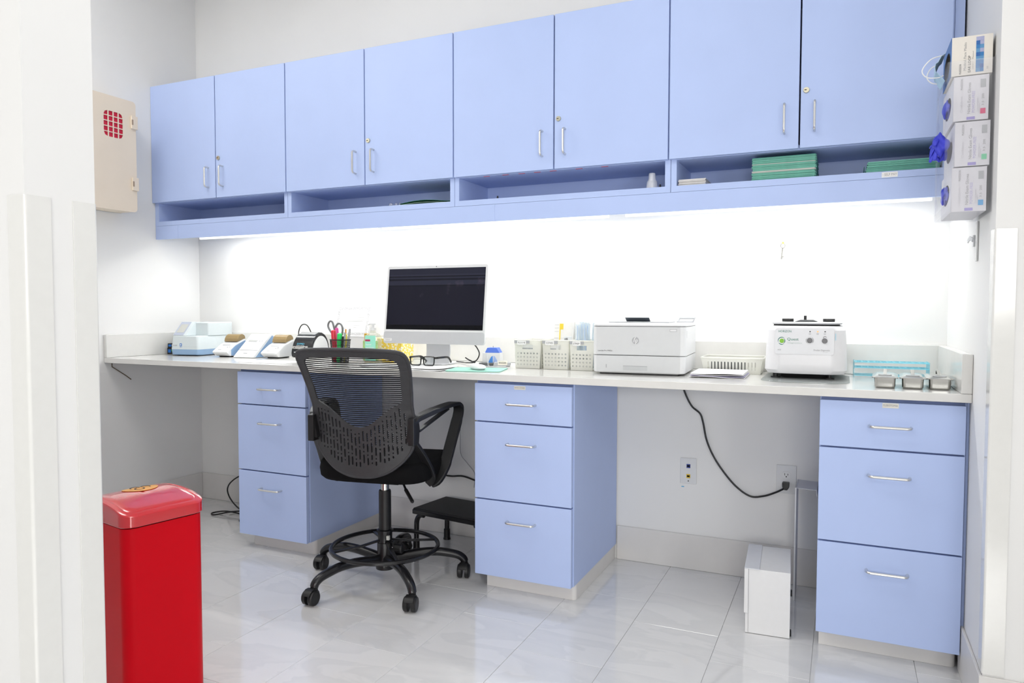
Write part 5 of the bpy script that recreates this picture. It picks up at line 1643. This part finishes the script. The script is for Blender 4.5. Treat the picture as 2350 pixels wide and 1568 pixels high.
def glove_box(zb, dx, col, cname, letter, lb, glove_kind, ddy=0, rz=0):
    t = thing('glove_box', lb, 'box', (2.622 + dx, -.250 + ddy, zb), rz, 'exam glove boxes in the wall rack')
    D, L, H = .085, .232, .1240
    # shell with an oval opening in the face that looks into the room (-x)
    loops = [[(0, 0), (L, 0), (L, H), (0, H)], [(L * .5 + .070 * math.cos(a), H * .5 + .030 * math.sin(a)) for a in [2 * math.pi * k / 28 for k in range(28)]]]
    me = fill_mesh(loops, .0012, 'front_panel')
    me.transform(Matrix(((0, 0, 1, .0006), (1, 0, 0, 0), (0, 1, 0, 0), (0, 0, 0, 1))))
    me.materials.append(CARTON)
    o = bpy.data.objects.new('front_panel', me); C.objects.link(o); o.parent = t
    m = MB()
    m.box(.0013, D, 0, .0012, 0, H).box(.0013, D, L - .0012, L, 0, H).box(.0013, D, .0012, L - .0012, 0, .0012).box(.0013, D, .0012, L - .0012, H - .0012, H).box(D - .0012, D, .0012, L - .0012, .0012, H - .0012)
    m.build('carton', CARTON, t)
    MB().box(.030, D - .006, .008, L - .008, .006, H - .006).build('glove_stack', GLOVE, t)
    # print on the end panel: runs upward
    V = lambda x, z: front_M(x, -.0003, z, roll=90)
    text('McKESSON', .0080, t, GREYINK, V(.020, H * .82), width=.030)
    text('Confiderm', .0085, t, mat('faint_print', (.60, .59, .63), rough=.6, noise=.05), V(.020, H * .36), width=.045, shear=.3)
    text('Nitrile Exam Gloves', .0105, t, GREYINK, V(.0385, H * .50), width=.086)
    text('POWDER-FREE', .0105, t, LVIO, V(.0490, H * .41), width=.060)
    text('Textured fingertips', .0042, t, mat('faint_print', (.60, .59, .63)), V(.0590, H * .34), width=.040)
    text('Non-sterile', .0042, t, mat('faint_print', (.60, .59, .63)), V(.0630, H * .27), width=.024)
    MB().box(.0330, .0530, -.0008, -.0002, .002, .010).build('violet_block', VIO, t)
    MB().box(.0650, .0775, -.0008, -.0002, H * .72, H * .90).build('badge', GREYP, t)
    text('3.5', .007, t, GREYINK, V(.0715, H * .36), width=.012)
    sz = MB().box(.0655, .0780, -.0008, -.0002, H * .13, H * .25).build('size_patch', mat('size_' + cname, col, rough=.5, noise=.05), t)
    text(letter, .011, sz, PAPER, V(.0718, H * .19), width=.006 if letter != 'M' else .008)
    text('200', .008, t, GREYINK, V(.0715, H * .52), width=.014)
    return t
b1 = glove_box(1.4560, .000, (.06, .36, .72), 'blue', 'L', 'lowest glove box in the wall rack, with blue size patch', 0)
b2 = glove_box(1.5835, .005, (.16, .62, .34), 'green', 'M', 'middle glove box in the wall rack, with green size patch', 1)
b3 = glove_box(1.7110, -.001, (.72, .05, .18), 'red', 'S', 'top glove box in the wall rack, with red size patch', 0)
# gloves that stick out of the openings
for i, (zc, lb, spec) in enumerate(((1.518, 'blue nitrile glove bulging from the lowest glove box', (.009, .050, .022, .30, 0)), (1.655, 'crumpled blue nitrile glove hanging out of the middle glove box', (.021, .030, .034, .40, 5)), (1.773, 'blue nitrile glove edge inside the top glove box opening', (.010, .050, .022, .25, 0)))):
    x = (2.618, 2.598, 2.617)[i]
    y = (-.132, -.180, -.132)[i]
    gm_ = crumple((0, 0, 0), spec[0], spec[1], spec[2], 11 + i, spec[3], spec[4]).build('nitrile_glove', GLOVE, None, ang=75)
    gm_.location = (x, y, zc)
    tag(gm_, lb, 'glove', 'blue gloves in the wall rack')
# mask box with a mask poking out
mk = thing('mask_box', 'cream face mask carton with blue mosaic stripe on top of the rack', 'box', (2.6130, -.248, 1.8385), 0)
CR = mat('cream_carton', (.76, .72, .66), rough=.5, noise=.03)
MH, MD_ = .108, .100
loops = [[(0, 0), (.180, 0), (.180, MH), (0, MH)], [(.09 + .070 * math.cos(a), MH * .48 + .036 * math.sin(a)) for a in [2 * math.pi * k / 28 for k in range(28)]]]
me = fill_mesh(loops, .0012, 'front_panel')
me.transform(Matrix(((0, 0, 1, .0006), (1, 0, 0, 0), (0, 1, 0, 0), (0, 0, 0, 1))))
me.materials.append(mat('blue_carton_face', (.10, .22, .50), rough=.5, noise=.1))
o = bpy.data.objects.new('front_panel', me); C.objects.link(o); o.parent = mk
m = MB()
m.box(.0013, MD_, 0, .0012, 0, MH).box(.0013, MD_, .1788, .180, 0, MH).box(.0013, MD_, .0012, .1788, 0, .0012).box(.0013, MD_, .0012, .1788, MH - .0012, MH).box(MD_ - .0012, MD_, .0012, .1788, .0012, MH - .0012)
m.build('carton', CR, mk)
rb = random.Random(5)
blues = [mat('mosaic_%d' % i, c_, rough=.5, noise=.05) for i, c_ in enumerate(((.02, .12, .38), (.03, .19, .47), (.10, .28, .52), (.38, .40, .60)))]
for i in range(2):
    for j in range(9):
        k = 3 if j == 8 and i == 0 else (rb.choice([0, 1, 1, 2, 2]) if not (i == 1 and j in (5, 8, 7)) else 3)
        MB().box(.060 + i * .0095, .0693 + i * .0095, -.0007, -.0002, .006 + j * .0108, .0166 + j * .0108).build('mosaic_tile', blues[k], mk)
V = lambda x, z: front_M(x, -.0003, z, roll=90)
text('Medical Face Masks', .0090, mk, GREYINK, V(.034, .052), width=.078)
text('EAR LOOP', .0095, mk, INK, V(.0450, .030), width=.046)
text('McKESSON', .0075, mk, INK, V(.0230, .018), width=.028)
text('Level 1   Pleated', .0040, mk, GREYINK, V(.0530, .040), width=.050)
text('50', .006, mk, GREYINK, V(.0885, .015), width=.007)
MASKM = mat('pale_blue_mask', (.46, .66, .82), rough=.75, noise=.08, nscale=30)
fm = thing('face_mask', 'pale blue ear-loop face mask drooping from the mask carton', 'face mask', (2.606, -.160, 1.888), 0)
rings = []
mm = MB()
for k in range(9):
    u = k / 8
    rings.append([Vector((-.004 - .026 * math.sin(math.pi * u) * (1 - .3 * v), -.050 + .100 * v, .030 - .075 * u + .004 * math.sin(18 * u))) for v in [j / 6 for j in range(7)]] + [Vector((-.0025 - .026 * math.sin(math.pi * u) * (1 - .3 * v), -.050 + .100 * v, .030 - .075 * u + .004 * math.sin(18 * u))) for v in [1 - j / 6 for j in range(7)]])
mm.loft(rings)
mm.build('mask_body', MASKM, fm)
MB().tube(spline([(-.006, -.040, .028), (-.040, -.055, .016), (-.062, -.060, -.014), (-.050, -.055, -.034), (-.020, -.045, -.036), (-.006, -.040, -.030)], 6), .0016, 6).build('ear_loop', PAPER, fm)
MB().tube(spline([(-.006, .040, .028), (-.030, .050, .020), (-.040, .052, -.004), (-.028, .048, -.024), (-.006, .040, -.032)], 6), .0016, 6).build('ear_loop', PAPER, fm)

# ------------------------------------------------------------------ things in the open shelves
ZSH = ZS1 + .0004
TEAL = mat('teal_folder', (.20, .60, .48), rough=.55, noise=.10, nscale=50)
TEAL2 = mat('teal_folder_b', (.30, .70, .58), rough=.55, noise=.10, nscale=50)
MANILA = mat('white_folder', (.74, .76, .72), rough=.6, noise=.05)
def folder_mesh(w, d, t, mt):
    m = MB()
    m.box(0, w, 0, d, 0, t * .30).box(0, w - .004, .003, d, t * .70, t)
    m.box(.003, w - .006, .004, d - .004, t * .32, t * .68)
    o = m.build('folder', mt, None, smooth=False)
    return o
rf = random.Random(2)
protos = {}
def put_folder(key, w, d, t, mt, loc, rz, lb, grp):
    if key in protos:
        o = protos[key].copy(); C.objects.link(o)
    else:
        o = folder_mesh(w, d, t, mt); protos[key] = o
    o.location = loc; o.rotation_euler = (0, 0, math.radians(rz))
    o.name = 'folder'
    tag(o, lb, 'folder', grp)
z = ZSH
for i in range(26):
    t = .0033
    white = i in (9, 10, 18)
    put_folder(('a', white, i % 2), .232, .24, t, MANILA if white else (TEAL if i % 2 else TEAL2), (2.012 + rf.uniform(-.003, .003), .331 + rf.uniform(0, .004), z), rf.uniform(-.5, .5), 'white divider folder within the tall teal folder stack' if white else 'teal folder in the tall stack on the right open shelf', 'tall folder stack')
    z += t + .0001
z = ZSH
for i in range(13):
    t = .0033
    put_folder(('b', 0, i % 2), .24, .22, t, TEAL if i % 2 else TEAL2, (2.412 + .0008 * i + rf.uniform(-.002, .002), .350 + rf.uniform(0, .004), z), rf.uniform(-.5, .5), 'teal folder in the low stack at the right end of the open shelf', 'low folder stack')
    z += t + .0001
tag(MB().box(2.408, 2.4105, .352, .56, ZSH, ZSH + .028).build('folder_tab_card', mat('dark_teal_card', (.02, .12, .12), rough=.6, noise=.1)), 'dark teal card standing at the left edge of the low folder stack', 'card')
z = ZSH
for i in range(8):
    t = .0031
    o = MB().box(0, .108, 0, .15, 0, t).build('booklet', mat('booklet_%d' % (i % 2), (.74, .72, .70) if i % 2 else (.66, .65, .64), rough=.7, noise=.1), None, smooth=False)
    o.location = (1.7255 + rf.uniform(-.002, .002), .330 + rf.uniform(0, .006), z); o.rotation_euler = (0, 0, math.radians(rf.uniform(-1, 1)))
    tag(o, 'white booklet in the small stack at the left of the right open shelf', 'booklet', 'small booklet stack')
    z += t + .0001
CUPM = clear_mat('frosted_cup', (.95, .96, .98), gloss=.10, rough=.2, body=.55, bodycol=(.86, .88, .93))
cs = thing('cup_stack', 'small stack of frosted plastic cups on the open shelf', 'cup', (1.607, .372, ZSH), 0)
MB().lathe([(.0235, .0003), (.0235, .012), (.0205, .034)], 20).build('cup', CUPM, cs)
MB().lathe([(.0180, .0345), (.0150, .044), (.0140, .064), (.0125, .068)], 20).build('cup', CUPM, cs)
gf = thing('folder_pair', 'thin dark green folders with curled edge on the second open shelf', 'folder', (.352, .370, ZSH), 0)
DG = mat('dark_green_card', (.03, .20, .10), rough=.5, noise=.1)
for i in range(3):
    m = MB(); rings = []
    for k in range(9):
        u = k / 8
        zz = .0006 + .006 * i + .012 * math.sin(math.pi * min(u * 1.2, 1)) * (.4 + .3 * i)
        rings.append([Vector((u * .312, 0, zz)), Vector((u * .312, .20, zz)), Vector((u * .312, .20, zz + .0014)), Vector((u * .312, 0, zz + .0014))])
    m.loft(rings)
    m.build('folder_leaf', DG if i != 1 else mat('pale_green_card', (.42, .62, .45), rough=.5, noise=.1), gf)
ccl = thing('clear_clips', 'little clear plastic caps beside the dark green folders', 'caps', (.285, .40, ZSH), 0)
for x, r_ in ((0, .014), (.030, .011), (.052, .008)):
    MB().lathe([(r_, .0003), (r_, .010), (r_ * .8, .022), (r_ * .5, .026)], 12, c=(x, 0)).build('cap', clear_mat('clear_caps', (.93, .94, .96), gloss=.15, body=.12), ccl)
tag(MB().box(-.262, -.150, .345, .348, ZSH, ZSH + .002).build('thin_ruler', DGREYP), 'thin dark ruler lying at the left of the second open shelf', 'ruler')
for x, lb in ((.905, 'tiny black knob on the third open shelf, left part'), (1.650, 'tiny black knob on the third open shelf beside the cups')):
    o = MB().lathe([(.004, .0003), (.0045, .006), (.003, .009), (.0035, .013)], 10).build('small_knob', BLACKP, None)
    o.location = (x, .335, ZSH); tag(o, lb, 'knob')
for k, x in enumerate((.84, .935, 1.015, 1.090, 1.165, 1.285, 1.40)):
    MB().box(x, x + .030, .320, .329, ZO1 - .0014, ZO1 - .0004).build('red_tape', mat('red_tape', (.70, .12, .18), rough=.5, noise=.1), None)  # row of small flat red strips
    o = [q for q in bpy.data.objects if q.name.startswith('red_tape')][-1]
    o['label'] = 'short red tape strip on the underside above the third open shelf'; o['category'] = 'tape'; o['group'] = 'red tape strips'
